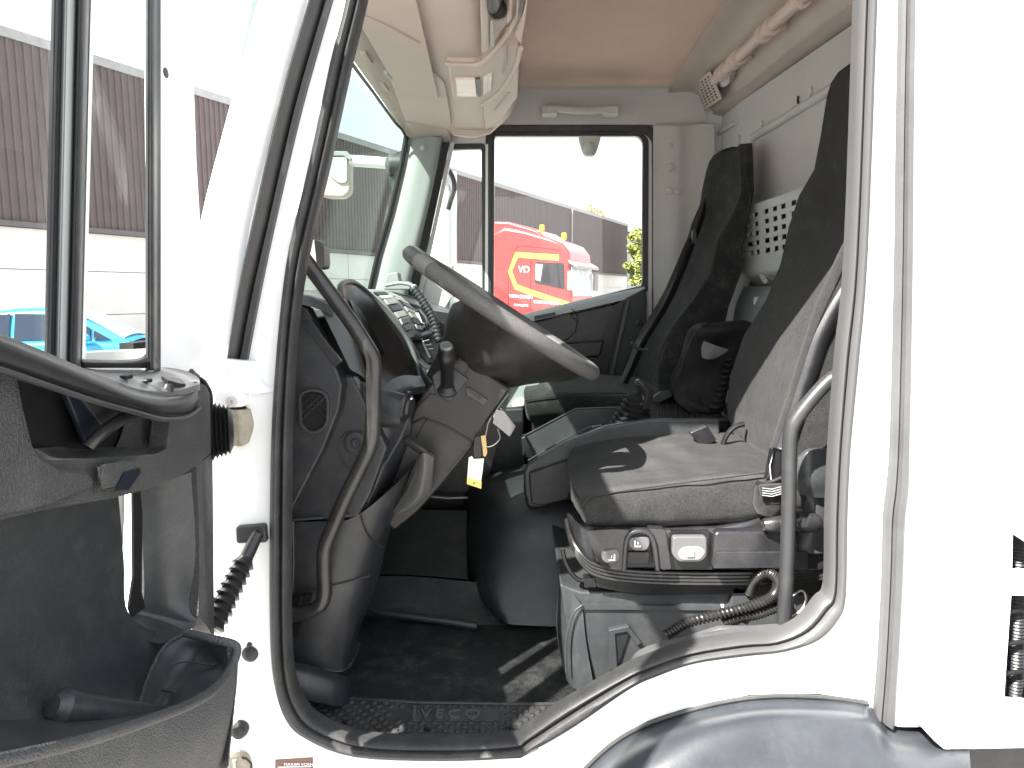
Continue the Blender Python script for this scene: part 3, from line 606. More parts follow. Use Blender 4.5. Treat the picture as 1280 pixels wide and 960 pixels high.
    for f in (.10, .17, .28, .34, .62, .70, .95):
        c0 = pts[0].lerp(pts[-1], f); cc = [p for p in pts]; 
        mk('rail_clamp', G().lathe(c0 - ax * .012, ax, [(0, .020), (.004, .030), (.02, .030), (.024, .020)], 14), M['beige'], rl)
    for f in (.10, .31, .66): mk('rail_bracket', G().box(pts[0].lerp(pts[-1], f) + V(.03, 0, .022), (.06, .035, .05)), M['beige'], rl, bevel=.01)
    mk('rail_foot', G().plate([PX(893, 108, .82), PX(912, 92, .82), PX(912, 104, .84), PX(905, 109, .84)], (.02, 0, .02)), M['lining'], rl)
lining()
def perforated():
    # pale perforated tray on the back wall between the seats
    X = .86; A, B = PX(921, 264, X), PX(1010, 234, X); C_, D = PX(1010, 317, X), PX(926, 331, X)
    f2 = lambda s, t: (A * (1 - s) + B * s) * (1 - t) + (D * (1 - s) + C_ * s) * t
    sb = [.05, .17, .29, .46, .58, .70, .84, .95]; holes = []
    for j in range(5):
        for s in (.06, .17, .28, .44, .56, .67, .80, .91): holes.append([f2(s + a, .13 + j * .165 + b) for a, b in ((0, 0), (.068, 0), (.068, .08), (0, .08))])
    o = mk('storage_tray', G().plate([f2(*q) for q in ((-.01, -.02), (1, -.02), (1, 1.02), (0, 1.02))], (.004, 0, 0), holes), M['panelg'], T)
    mk('tray_bottom', G().patch([[PX(925, 330, X), PX(960, 325, X), PX(1010, 318, X)], [PX(929, 343, X), PX(960, 340, X), PX(1010, 330, X)], [PX(938, 350, X + .03), PX(965, 348, X + .03), PX(1010, 340, X + .03)], [PX(936, 357, X + .07), PX(965, 358, X + .07), PX(1010, 350, X + .07)]], 5, 4, (.004, 0, 0)), M['panelg'], o)
    mk('tray_back', G().plate([f2(0, 0) + V(.07, 0, 0), f2(1, 0) + V(.07, 0, 0), f2(1, 1) + V(.07, 0, 0), f2(0, 1) + V(.07, 0, 0)], (.004, 0, 0)), M['grey'], o)
    mk('tray_side', G().plate([f2(-.01, -.02), f2(0, 1.02), f2(0, 1.02) + V(.07, 0, 0), f2(-.01, -.02) + V(.07, 0, 0)], (0, .004, 0)), M['panelg'], o)
    mk('tray_tab', G().box(PX(954, 347, X + .01), (.012, .06, .012), Euler((R(30), 0, 0)).to_matrix()), M['panelg'], o)
    mk('lower_rear_trim', G().patch([[PX(930, 358, .90), PX(965, 357, .90), PX(1010, 352, .90)], [PX(920, 380, .86), PX(955, 380, .86), PX(1010, 380, .86)], [PX(915, 410, .84), PX(950, 415, .84), PX(1010, 420, .84)]], 5, 5, (.02, 0, 0)), M['pillar'], T)
    mk('trim_clip', G().box(PX(945, 376, .865), (.02, .012, .03)), M['lining'], T, bevel=.004)
perforated()
def floor_():
    zf = P(600, 925, 1.42).z - CAMZ
    # kick plate with studs and lettering
    sp = [(366, 875), (364, 845), (372, 852), (430, 872), (520, 877), (640, 879), (702, 879), (690, 893), (655, 912), (640, 921), (553, 925), (456, 921), (400, 900)]
    q = [PZ(a, b, zf) for a, b in sp]
    o = mk('sill_plate', G().plate(q, (0, 0, -.03)), M['embl'], T, bevel=.004)
    def inside(p):
        c = False; n = len(q)
        for i in range(n):
            a, b = q[i], q[i - 1]
            if (a.y > p.y) != (b.y > p.y) and p.x < (b.x - a.x) * (p.y - a.y) / (b.y - a.y) + a.x: c = not c
        return c
    x0, x1 = min(p.x for p in q), max(p.x for p in q); y0, y1 = min(p.y for p in q), max(p.y for p in q)
    tc = PZ(562, 895, zf); studs = G(); base = None; k = 0; cnt = 0
    yy = y0
    while yy < y1:
        xx = x0 + (k % 2) * .014
        while xx < x1:
            p = V(xx, yy, q[0].z)
            if inside(p) and all(inside(p + V(a, b, 0)) for a, b in ((.012, 0), (-.012, 0), (0, .008), (0, -.008))) and not (abs(xx - tc.x) < .135 and abs(yy - tc.y) < .026):
                if base is None:
                    base = s = mk('stud', G().lathe((0, 0, -.0005), (0, 0, 1), [(0, .0085), (.0028, .0078), (.0044, .0046), (.0046, .001)], 10), M['embl'], o)
                else: s = base.copy(); col.objects.link(s)
                s.location = p - WL[o.name]; cnt += 1
            xx += .028
        yy += .0155; k += 1
    print('studs', cnt)
    mk('letter_field', G().box((tc.x, tc.y, q[0].z + .001), (.235, .042, .003)), M['embl'], o, bevel=.001)
    text('emboss_letters', 'IVECO', .046, M['sillgrey'], o, V(tc.x - .088, tc.y - .016, q[0].z + .004), Matrix.Identity(3), .004, 1.3)
    mk('plate_rim', G().tube([PZ(a, b, zf + .004) for a, b in ((366, 855), (378, 884), (408, 903), (458, 922), (553, 927), (640, 923), (660, 914), (705, 881))], .007, 10), M['rubber'], o)
    mk('plate_rim', G().tube([PZ(a, b, zf + .002) for a, b in ((366, 852), (430, 873), (520, 878), (640, 880), (708, 880))], .004, 8), M['embl'], o)
    for u, v in ((432, 903), (534, 912), (635, 912)): mk('screw', G().lathe(PZ(u, v, zf), (0, 0, 1), [(0, .007), (.004, .0065), (.005, .003), (.003, .002)], 12), M['black'], o)
    zl = zf - .012
    mk('floor_mat', G().plate([V(-.62, 1.42, zl + CAMZ), V(.95, 1.42, zl + CAMZ), V(.95, 3.36, zl + CAMZ), V(-.95, 3.36, zl + CAMZ), V(-.95, 1.6, zl + CAMZ)], (0, 0, -.03)), M['mat_'], T)
    # threshold riser left of the plate
    mk('threshold_step', G().patch([[P(360, 826, 1.50), P(390, 832, 1.52), P(420, 842, 1.55), P(436, 846, 1.60)], [P(360, 838, 1.47), P(390, 843, 1.49), P(425, 852, 1.53), P(438, 850, 1.6)], [P(362, 856, 1.46), P(392, 862, 1.48), P(426, 868, 1.52), P(442, 860, 1.6)]], 5, 4, (0, 0, -.03)), M['dash'], T)
    # ridge and toe board
    mk('mat_ridge', G().tube(smooth([P(u, v, y) for u, v, y in ((452, 752, 2.03), (470, 764, 2.0), (510, 770, 1.98), (560, 777, 1.96), (596, 783, 1.95))], 5), .012, 12), M['tunnel'], T)
    mk('toe_board', G().patch([[P(430, 724, 2.12), P(500, 720, 2.12), P(600, 728, 2.12), P(640, 730, 2.12)], [P(430, 745, 2.06), P(500, 745, 2.06), P(600, 755, 2.06), P(640, 755, 2.06)], [P(430, 768, 2.0), P(500, 772, 1.99), P(600, 785, 1.97), P(640, 785, 1.97)]], 5, 5, (0, .03, -.03)), M['toe'], T)
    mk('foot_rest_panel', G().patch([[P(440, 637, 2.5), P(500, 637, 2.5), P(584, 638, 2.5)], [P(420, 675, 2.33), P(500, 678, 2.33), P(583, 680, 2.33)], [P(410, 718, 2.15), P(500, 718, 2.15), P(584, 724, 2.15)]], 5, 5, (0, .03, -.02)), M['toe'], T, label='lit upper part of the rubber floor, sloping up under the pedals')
    mk('pedal_rod', G().tube([P(528, 620, 2.55), P(560, 623, 2.55), P(592, 622, 2.55)], .006, 8), M['metal'], T)
    mk('bulkhead', G().plate([V(-.80, YS + .05, .8), V(-.80, YF, .8), V(-.80, YF, CAMZ - .1), V(-.80, YS + .05, CAMZ - .1)], (-.03, 0, 0)), M['black'], T)
    mk('under_dash_panel', G().plate([P(430, 640, 2.6), P(600, 640, 2.6), P(640, 480, 2.6), P(430, 480, 2.6)], (0, .03, 0)), M['black'], T)
    # engine tunnel
    g = G().patch([[P(566, 606, 2.9), P(600, 596, 2.75), P(660, 580, 2.7), P(800, 570, 2.7)],
                   [P(576, 622, 2.65), P(603, 606, 2.45), P(660, 596, 2.36), P(800, 590, 2.36)],
                   [P(584, 650, 2.5), P(602, 642, 2.24), P(660, 632, 2.14), P(800, 632, 2.14)],
                   [P(584, 700, 2.4), P(600, 700, 2.12), P(655, 694, 2.05), P(800, 690, 2.05)],
                   [P(590, 735, 2.3), P(606, 745, 2.03), P(655, 740, 1.99), P(800, 735, 1.99)],
                   [P(606, 764, 2.2), P(625, 776, 1.98), P(660, 782, 1.94), P(800, 784, 1.94)]], 6, 6)
    mk('engine_tunnel', g, M['tunnel'], T)
floor_()

# ------------------------------------------------------------------ overhead console, visors, windscreen, far pillar
def overhead():
    z0 = .76
    def Z(u, v, z=.74): return PZ(u, v, z)
    # header strip over the windscreen
    hp = [V(-.56, 1.44, CAMZ + .79), V(-.56, 1.9, CAMZ + .775), V(-.55, 2.5, CAMZ + .765), V(-.545, 3.0, CAMZ + .755), V(-.52, 3.36, CAMZ + .70)]
    hq = [p + V(.20, 0, .01) for p in hp]
    mk('windscreen_header', G().patch([hp, [p + V(.06, 0, -.012) for p in hp], [p + V(.12, 0, -.004) for p in hp], hq], 5, 4, (0, 0, .03)), M['beiged'], T)
    mk('header_gasket', G().tube(smooth([P(431, 66, 2.0), P(446, 88, 2.3), P(470, 120, 2.7), P(493, 152, 3.05), P(503, 163, 3.18), P(508, 175, 3.24), P(508, 190, 3.27)], 5), .006, 8), M['black'], T)
    for u, v in ((458, 72), (480, 108), (497, 140)): mk('header_clip', G().box(PZ(u, v, .752), (.02, .10, .012)), M['beige'], T, bevel=.003)
    # console body: underside with the shelf step and the rear face turning up to the roof
    ys = (1.46, 1.9, 2.3, 2.7, 3.0, 3.20)
    X = [(-.36, .775), (-.30, .750), (-.20, .742), (-.12, .75), (-.05, .80), (-.015, .88), (.0, .975)]
    rows = []
    for y in ys:
        e = 0 if y < 3 else (y - 3.0) / .2
        rows.append([V(x, y, CAMZ + z - .02 * e) for x, z in X])
    co = mk('overhead_console', G().patch(rows, 5, 4, (0, 0, .02)), M['beige'], T)
    # end cap
    mk('console_end', pl([(566, 168), (590, 171), (612, 166), (630, 150), (645, 128), (650, 106), (640, 96), (600, 100), (556, 140)], 3.2, .03), M['beige'], co)
    # centre lamp block
    lb = mk('lamp_block', G().plate([Z(*q, .725) for q in ((558, 78), (600, 80), (632, 52), (650, 60), (646, 96), (620, 128), (600, 133), (567, 131))], (0, 0, .05)), M['beige'], co, bevel=.012, seg=3)
    mk('lamp_lens', G().plate([Z(*q, .718) for q in ((569, 99), (594, 99), (596, 121), (571, 121))], (0, 0, .02)), M['pink'], lb, bevel=.003)
    mk('lamp_lens', G().plate([Z(*q, .718) for q in ((604, 98), (615, 93), (614, 113), (604, 120))], (0, 0, .02)), M['pink'], lb, bevel=.003)
    mk('lamp_frame', G().plate([Z(*q, .719) for q in ((595, 99), (600, 99), (601, 121), (597, 121))], (0, 0, .02)), M['grey'], lb)
    mk('console_moulding', G().tube(smooth([Z(*q, .722) for q in ((556, 80), (578, 81), (598, 80), (612, 70), (630, 48), (644, 26), (648, 8))], 5), .008, 8), M['beige'], co)
    mk('console_moulding', G().tube(smooth([Z(*q, .722) for q in ((602, 132), (622, 118), (636, 100), (646, 80), (651, 60))], 5), .008, 8), M['beige'], co)
    mk('drawer_front', G().plate([Z(*q, .715) for q in ((604, 131), (622, 121), (640, 98), (650, 62), (647, 122), (628, 148), (607, 163))], (0, 0, .03)), M['beige'], co, bevel=.006)
    mk('drawer_slot', G().tube([Z(619, 138, .712), Z(627, 128, .712), Z(636, 116, .712)], .0035, 6), M['beiged'], co)
    mk('shelf_seam', G().tube([Z(632, 52, .72), Z(633, 75, .72), Z(628, 92, .72)], .003, 6), M['beiged'], co)
    # open storage trays with things in them
    mk('tray_shadow', G().plate([Z(*q, .722) for q in ((609, -20), (640, -20), (634, 28), (612, 60))], (0, 0, .02)), M['beiged'], co)
    mk('tray_edge', G().plate([Z(*q, .712) for q in ((599, -30), (610, -30), (612, 62), (602, 68))], (0, 0, .03)), M['beige'], co, bevel=.005)
    mk('tray_divider', G().plate([Z(*q, .705) for q in ((636, -30), (642, -30), (640, 24), (634, 32))], (0, 0, .03)), M['beige'], co, bevel=.004)
    mk('tray_divider', G().plate([Z(*q, .705) for q in ((646, -30), (652, -30), (648, 22), (645, 26))], (0, 0, .03)), M['beige'], co, bevel=.004)
    mk('tray_gap', G().plate([Z(*q, .70) for q in ((651, -20), (658, -20), (654, 8), (650, 22))], (0, 0, .01)), M['black'], co)
    mk('console_fin', G().plate([Z(*q, .70) for q in ((652, 25), (660, -10), (657, 20), (651, 56), (644, 44))], (0, 0, .012)), M['beige'], co)
    fl = mk('torch', G().tube([Z(618, -20, .70), Z(618, 8, .70)], .018, 12), M['black'], None); tag(fl, 'small black torch lying in the open tray above the windscreen', 'torch')
    mk('torch_head', G().lathe(Z(622, 12, .70), (0, 1, .2), [(-.02, .012), (-.01, .024), (.02, .024), (.03, .015)], 14), M['black'], fl)
    pp = mk('folded_paper', G().plate([Z(*q, .70) for q in ((613, 28), (616, 26), (618, 58), (613, 60))], (0, 0, .004)), M['lining'], None); tag(pp, 'grey folded papers stuffed in the open tray beside the torch', 'papers')
    # sun visors
    v2 = mk('sun_visor', G().plate([Z(*q, .735) for q in rnd([(484, 90), (547, 96), (556, 104), (562, 140), (568, 181), (546, 179), (523, 173), (508, 155)], 6)], (0, 0, .014)), M['beige'], T, bevel=.004)
    v1 = mk('sun_visor', G().plate([Z(*q, .725) for q in rnd([(436, -40), (512, -40), (520, 0), (549, 127), (520, 112), (488, 96), (448, 28)], 6)], (0, 0, .014)), M['beige'], T, bevel=.004)
    mk('visor_hinge', G().tube([Z(482, 90, .73), Z(488, 97, .73)], .008, 8), M['lining'], v1)
    mk('visor_crease', G().tube(smooth([Z(452, 18, .724), Z(478, 30, .723), Z(505, 44, .723), Z(524, 54, .724)], 5), .004, 6), M['beige'], v1)
    mk('visor_label_clip', G().box(Z(512, 155, .733), (.02, .05, .01)), M['lining'], v2)
overhead()
def windscreen():
    # glass between the two pillars, raked and bowed forward in the middle
    rows = []
    for z, X in ((.77, -.53), (.5, -.60), (.2, -.68), (-.10, -.77)):
        rows.append([V(X + e, y, CAMZ + z) for y, e in ((1.48, .04), (1.9, -.03), (2.4, -.06), (2.9, -.04), (3.30, .02))])
    mk('windscreen', G().patch(rows, 5, 5, (-.004, 0, 0)), M['wglass'], T)
    # far pillar trim
    l = [(510, 170, 3.30), (504, 205, 3.30), (490, 265, 3.30), (474, 320, 3.30), (462, 372, 3.30)]
    a = [P(*q) for q in l]; b = [P(u + 12, v, 3.27) for u, v, y in l]; 
    c = [P(u, v, 3.29) for u, v in ((552, 172), (546, 205), (534, 262), (520, 318), (508, 372))]
    d = [P(u, v, YF) for u, v in ((556, 172), (550, 205), (538, 262), (524, 318), (512, 372))]
    po = mk('windscreen_pillar', G().patch([a, b, [p.lerp(q, .55) + V(0, -.01, 0) for p, q in zip(b, c)], c, d], 4, 4, (0, .02, 0)), M['pillar'], T)
    mk('screen_gasket', G().tube([P(u - 2, v, 3.28) for u, v, y in l], .012, 8), M['black'], po)
    mk('pillar_gasket', G().patch([[P(u, v, 3.30) for u, v in ((553, 178), (541, 235), (527, 300), (511, 372))], [P(u + 9, v, 3.33) for u, v in ((553, 178), (541, 235), (527, 300), (511, 372))]], 4, 3, (0, .02, 0)), M['bar'], po)
    mk('door_flange', G().patch([[P(u + 10, v, 3.36) for u, v in ((553, 178), (541, 235), (527, 300), (511, 372))], [P(u + 15, v, 3.37) for u, v in ((553, 178), (541, 235), (527, 300), (511, 372))]], 4, 3, (0, .02, 0)), M['white'], po)
    mk('screw_cap', G().lathe(P(528, 185, 3.26), (0, -1, 0), [(0, .012), (.003, .011), (.005, .004)], 14), M['lining'], po)
    mk('phone_bracket', pl(rnd([(484, 342), (497, 340), (499, 352), (512, 352), (513, 362), (480, 362), (479, 356)], 2), 3.1, .08), M['pillar'], T, bevel=.005)
    # mirror seen through the screen, on its arm outside
    y = 3.35
    am = mk('front_mirror_arm', G().tube([P(438, 201, y), P(470, 203, y), P(503, 206, y)], .026, 12), M['white'], T, label='white arm of the front mirror, outside the windscreen')
    mk('arm_knuckle', G().lathe(P(496, 206, y), (1, 0, 0), [(-.05, .03), (-.03, .05), (.05, .05), (.07, .03)], 14), M['grey'], am)
    mk('arm_bracket', pl(rnd([(494, 190), (504, 187), (506, 245), (492, 240), (484, 225)], 3), y, .05), M['grey'], am, bevel=.01)
    mh = mk('front_mirror', pl(rnd([(398, 191), (432, 190), (438, 200), (438, 240), (430, 247), (410, 247), (394, 243)], 4), y - .02, .07), M['beige'], T, bevel=.015, seg=3)
    mk('mirror_glass', pl(rnd([(404, 196), (434, 196), (434, 228), (424, 229), (412, 220), (406, 208)], 4), y - .03, .01), M['mirror'], mh, bevel=.002)
    mk('mirror_top', pl(rnd([(396, 188), (434, 189), (440, 198), (438, 201), (430, 195), (396, 195)], 2), y - .035, .07), M['pillar'], mh, bevel=.005)
    km = mk('kerb_mirror', pl(rnd([(372, 300), (392, 299), (401, 305), (403, 333), (372, 338)], 6), 1.62, .08), M['lining'], T, bevel=.012, seg=3)
    mk('mirror_rim', pl(rnd([(392, 298), (399, 301), (405, 308), (405, 335), (396, 337)], 3), 1.60, .05), M['black'], km, bevel=.006)
    # passenger side mirror outside the quarter light
    x = mk('side_mirror', G().patch([[P(u, v, yy) for u, yy in ((538, 3.86), (552, 3.78), (566, 3.82), (570, 3.92))] for v in (214, 222, 265, 318, 332)], 4, 5, (0, .05, 0)), M['white'], T)
    mk('mirror_arm', G().tube(smooth([P(u, v, 3.76) for u, v in ((548, 207), (558, 210), (566, 222), (568, 236), (563, 252), (560, 262))], 5), .013, 10), M['black'], x)
    mk('mirror_mount', pl(rnd([(545, 196), (560, 200), (562, 210), (546, 214)], 2), 3.7, .08), M['black'], x, bevel=.01)
    mk('mirror_rib', G().tube(smooth([P(u, v, 3.80) for u, v in ((546, 222), (555, 224), (561, 232), (563, 240))], 4), .006, 8), M['lining'], x)
windscreen()
def passenger_door():
    y = YF + .02
    d = thing_part = bpy.data.objects.new('passenger_door', bpy.data.meshes.new('passenger_door'))
    fo = rnd([(548, 176), (614, 158), (800, 157), (824, 166), (825, 470), (815, 575), (560, 640), (515, 560), (527, 330)], 12)
    main = rnd([(618, 170), (798, 170), (806, 178), (804, 356), (617, 402)], 4)
    vent = rnd([(556, 187), (602, 186), (603, 400), (520, 402), (529, 330), (544, 250)], 3)
    d = mk('passenger_door', pl(fo, y, .05, [main, vent]), M['white'], T, label='closed passenger door on the far side, seen from inside')
    def ring(a, b, yy, dd, m, nm, bv=.003):
        mk(nm, G().plate([P(*q, yy) for q in a], (0, dd, 0), [[P(*q, yy) for q in b]]), m, d, bevel=bv)
    # gaskets: outer body seal, window channel
    ring(rnd([(610, 157), (814, 156), (824, 170), (824, 480), (610, 480)], 10), rnd([(614, 164), (806, 164), (816, 174), (816, 478), (614, 478)], 8), y - .03, .03, M['rubber'], 'body_seal')
    ring(rnd([(607, 166), (804, 166), (811, 174), (810, 366), (607, 412)], 6), rnd([(618, 170), (798, 170), (804, 177), (803, 357), (617, 403)], 4), y - .015, .03, M['bar'], 'window_channel')
    ring(rnd([(552, 180), (606, 179), (608, 408), (514, 408), (523, 330), (540, 240)], 4), rnd([(556, 187), (602, 186), (603, 400), (521, 402), (530, 330), (545, 250)], 3), y - .015, .03, M['bar'], 'quarter_light_frame')
    mk('divider_bar', pl([(607, 180), (612, 180), (611, 400), (606, 400)], y - .02, .02), M['white'], d, bevel=.002)
    mk('window_glass', G().plate([P(*q, y + .02) for q in main], (0, .004, 0)), M['dglass'], d)
    mk('quarter_light', G().plate([P(*q, y + .02) for q in vent], (0, .004, 0)), M['dglass'], d)
    sc_ = mk('sensor_pod', pl(rnd([(723, 169), (752, 169), (748, 184), (744, 194), (731, 194), (727, 184)], 4), y - .05, .05), M['lining'], d, bevel=.012, seg=3)
    mk('pod_lens', G().lathe(P(737, 186, y - .05), (0, -1, -.4), [(-.02, .03), (0, .03), (.01, .022), (.014, .01)], 16), M['lining'], sc_)
    # lower trim with lit ledge
    yl = y - .09
    mk('window_ledge', G().patch([[P(u, v, y - .005) for u, v in ((560, 412), (610, 404), (660, 391), (730, 374), (806, 357))], [P(u, v + 4, y - .05) for u, v in ((560, 412), (610, 404), (660, 391), (730, 374), (806, 357))], [P(u, v + 12, yl) for u, v in ((560, 412), (610, 404), (660, 391), (730, 374), (806, 357))]], 4, 4, (0, .02, 0)), M['pillar'], d)
    mk('lower_trim', pl([(540, 424), (660, 403), (700, 396), (768, 380), (795, 366), (806, 360), (809, 372), (807, 470), (790, 560), (540, 600)], yl, .07), M['dash'], d, bevel=.008)
    mk('trim_panel', pl([(668, 404), (712, 392), (722, 402), (720, 414), (710, 424), (690, 432), (668, 430)], yl - .012, .03), M['black'], d, bevel=.004)
    mk('trim_seam', G().tube(smooth([P(*q, yl - .006) for q in ((714, 386), (720, 391), (722, 403), (716, 416), (708, 424))], 4), .0022, 6), M['black'], d)
    mk('air_slot', pl([(668, 395), (694, 390), (695, 394), (668, 400)], yl - .03, .02), M['black'], d)
    mk('pull_recess', pl([(766, 382), (781, 376), (757, 478), (738, 478)], yl - .012, .02), M['black'], d, bevel=.003)
    mk('armrest', pl([(688, 430), (756, 426), (750, 446), (690, 450)], yl - .05, .05), M['black'], d, bevel=.01)
    mk('edge_ridge', pl([(783, 377), (789, 375), (766, 478), (760, 478)], yl - .02, .03), M['grey'], d, bevel=.005)
    kn = mk('lock_knob', G().lathe(P(799, 404, yl), (0, -1, 0), [(0, .017), (.006, .016), (.008, .010), (.006, .004)], 16), M['black'], d)
passenger_door()

# ------------------------------------------------------------------ dashboard
def dashboard():
    db = mk('dashboard', G().patch([[P(352, 366, 1.50), P(372, 368, 1.50), P(395, 374, 1.52), P(416, 384, 1.56)],
                                [P(375, 364, 1.8), P(396, 368, 1.8), P(412, 372, 1.8), P(426, 384, 1.8)],
                                [P(405, 362, 2.2), P(422, 364, 2.2), P(440, 368, 2.2), P(458, 384, 2.2)],
                                [P(440, 361, 2.7), P(462, 364, 2.7), P(485, 372, 2.7), P(505, 388, 2.7)],
                                [P(470, 362, 3.3), P(500, 366, 3.3), P(545, 380, 3.3), P(585, 394, 3.3)]], 5, 5, (0, 0, -.02)), M['grey'], T)
    mk('face_panel', pl([(452, 386), (496, 374), (540, 388), (600, 398), (640, 470), (560, 600), (480, 600), (430, 480)], 2.75, .1), M['dash'], db)
    mk('passenger_dash', pl([(540, 392), (612, 404), (660, 428), (690, 470), (640, 520), (560, 520), (530, 440)], 2.95, .3), M['grey'], db, bevel=.02)
    # near end cap
    ec = mk('end_panel', pl([(340, 380), (374, 380), (384, 386), (423, 466), (428, 482), (424, 513), (417, 530), (404, 563), (362, 644), (340, 650)], 1.515, .05), M['dash'], T, bevel=.006)
    mk('upper_slope', G().patch([[P(360, 366, 1.53), P(380, 372, 1.53), P(400, 386, 1.53), P(438, 462, 1.54)], [P(370, 364, 1.62), P(400, 370, 1.62), P(424, 392, 1.62), P(452, 470, 1.62)], [P(380, 362, 1.70), P(412, 368, 1.70), P(436, 396, 1.70), P(462, 480, 1.70)]], 6, 4), M['sillgrey'], ec)
    mk('dash_sun_block', G().plate([V(-.79, 1.58, CAMZ - .06), V(-.52, 1.58, CAMZ - .06), V(-.50, 2.9, CAMZ - .06), V(-.79, 2.9, CAMZ - .06)], (0, 0, -.4)), M['black'], T)  # unseen block added under the dash top to stop sun reaching the footwell
    # defroster slot with louvres
    sl = mk('defrost_vent', pl([(368, 391), (381, 389), (427, 452), (418, 459)], 1.510, .012), M['grip'], ec, bevel=.002)
    for k in range(4):
        f = .18 + k * .2
        mk('louvre', pl([(377 + 2.6 * k, 404), (378.3 + 2.6 * k, 403.6), (420.5 + 1.5 * k, 455 - k), (419.5 + 1.5 * k, 455.8 - k)], 1.506, .006), M['dash'], sl)
    mk('vent_thumb', pl([(375, 392), (382, 391), (385, 398), (378, 399)], 1.504, .008), M['grip'], sl, bevel=.001)
    # side air outlet with diagonal grid
    ho = rnd([(373, 492), (388, 486), (403, 488), (411, 497), (411, 530), (400, 541), (386, 543), (374, 532)], 7)
    hi = rnd([(376, 494), (388, 489), (402, 491), (408, 499), (408, 528), (399, 538), (387, 540), (377, 530)], 7)
    ve = mk('air_vent', G().plate([P(*q, 1.505) for q in ho], (0, .015, 0), [[P(*q, 1.505) for q in hi]]), M['bar'], ec, bevel=.002)
    mk('vent_hole', pl(hi, 1.513, .01), mat('deep_black', (.004, .004, .004), .8), ve)
    for k in range(5):
        u0 = 369 + k * 9
        mk('vent_bar', G().tube([P(max(377, u0), 490 + (max(377, u0) - u0) * 1.0 + 2, 1.508), P(min(408, u0 + 42), 490 + (min(408, u0 + 42) - u0) * 1.05, 1.508)], .0012, 4), M['grip'], ve)
        mk('vent_bar', G().tube([P(min(408, u0 + 14), 492 + k * 1, 1.509), P(max(377, u0 - 22), 492 + (min(408, u0 + 14) - max(377, u0 - 22)) * 1.05, 1.509)], .0012, 4), M['grip'], ve)
    # panel behind with the round cap
    pb = mk('side_panel_lower', pl([(418, 470), (440, 470), (478, 548), (484, 560), (462, 620), (446, 648), (362, 652), (362, 640), (404, 560)], 1.56, .05), M['dash'], T, bevel=.006)
    mk('cap_recess', G().tube(smooth([P(*q, 1.558) for q in ((452, 540), (436, 540), (425, 552), (424, 566), (430, 580), (440, 588))], 5), .0022, 6), M['black'], pb)
    kb = mk('speaker_cap', G().lathe(P(444, 554, 1.56), (0, -1, 0), [(0, .027), (.004, .026), (.006, .020), (.005, .012), (.009, .010), (.010, .004)], 24), M['dash'], pb)
    mk('cap_screw', G().lathe(P(444, 554, 1.55), (0, -1, 0), [(0, .005), (.003, .0045), (.002, .002)], 10), M['bar'], kb)
    mk('panel_highlight', pl([(366, 649), (404, 646), (404, 648.5), (366, 651.5)], 1.553, .01), M['grey'], pb)  # highlights along the panel's bottom line, built as paler strips
    mk('panel_highlight', pl([(425, 645), (436, 643), (436, 645.5), (425, 647.5)], 1.553, .01), M['grey'], pb)
    # lower column with fuse vent
    lc = mk('lower_column', G().patch([[P(358, 652, 1.56), P(400, 652, 1.56), P(444, 646, 1.56), P(500, 600, 1.60), P(524, 570, 1.72)],
                                  [P(358, 700, 1.55), P(400, 700, 1.55), P(430, 698, 1.56), P(466, 690, 1.60), P(486, 664, 1.72)],
                                  [P(358, 760, 1.55), P(395, 760, 1.55), P(425, 762, 1.56), P(452, 745, 1.60), P(470, 730, 1.72)],
                                  [P(358, 818, 1.55), P(390, 822, 1.55), P(416, 830, 1.57), P(434, 826, 1.60), P(444, 800, 1.72)],
                                  [P(358, 832, 1.55), P(388, 834, 1.55), P(418, 840, 1.57), P(438, 834, 1.60), P(448, 812, 1.72)]], 5, 5, (0, .03, 0)), M['dash'], T)
    mk('panel_seam', G().tube([P(362, 742, 1.546), P(420, 731, 1.55), P(462, 720, 1.585)], .0016, 6), M['black'], lc)
    mk('panel_seam', G().tube(smooth([P(450, 640, 1.55), P(456, 660, 1.56), P(466, 676, 1.58), P(478, 684, 1.60)], 5), .002, 6), M['black'], lc)
    mk('corner_edge', G().tube([P(366, 652, 1.545), P(367, 700, 1.54), P(366, 740, 1.54)], .004, 8), M['dash'], lc)
    fv = mk('fuse_vent', pl([(362, 748), (391, 742), (387, 757), (362, 762)], 1.543, .01), M['black'], lc)
    mk('vent_bar', pl([(375, 745), (378, 744), (375, 760), (372, 761)], 1.540, .006), M['dash'], fv)
    mk('fuse_vent', pl([(362, 782), (376, 779), (372, 796), (362, 799)], 1.543, .01), M['black'], lc)
    # side skirt between column and grab bar
    mk('dash_skirt', G().patch([[P(434, 470, 1.60), P(478, 494, 1.60), P(512, 520, 1.64)], [P(450, 510, 1.60), P(482, 530, 1.60), P(512, 540, 1.66)], [P(462, 570, 1.60), P(480, 585, 1.60), P(500, 580, 1.68)], [P(446, 640, 1.60), P(456, 650, 1.60), P(470, 648, 1.70)]], 5, 5, (0, .03, 0)), M['dash'], T)
    # light switch pod on the skirt
    sp = mk('switch_pod', G().lathe(P(490, 512, 1.60), V(.9, -.15, -.15), [(-.08, .04), (-.03, .046), (.02, .042), (.035, .040)], 24), M['dash'], T)
    c0 = P(507, 508, 1.58)
    mk('rotary_switch', G().lathe(c0, V(.9, -.15, -.15), [(0, .036), (.006, .035), (.008, .026), (.014, .024), (.015, .01)], 24), M['black'], sp)
    mk('switch_marks', G().box(c0 + V(.016, -.012, .02), (.004, .012, .003)), M['icon'], sp)
    mk('edge_gasket', G().tube([P(511, 520, 1.60), P(500, 548, 1.60), P(486, 572, 1.60), P(476, 588, 1.60)], .003, 6), M['grey'], sp)
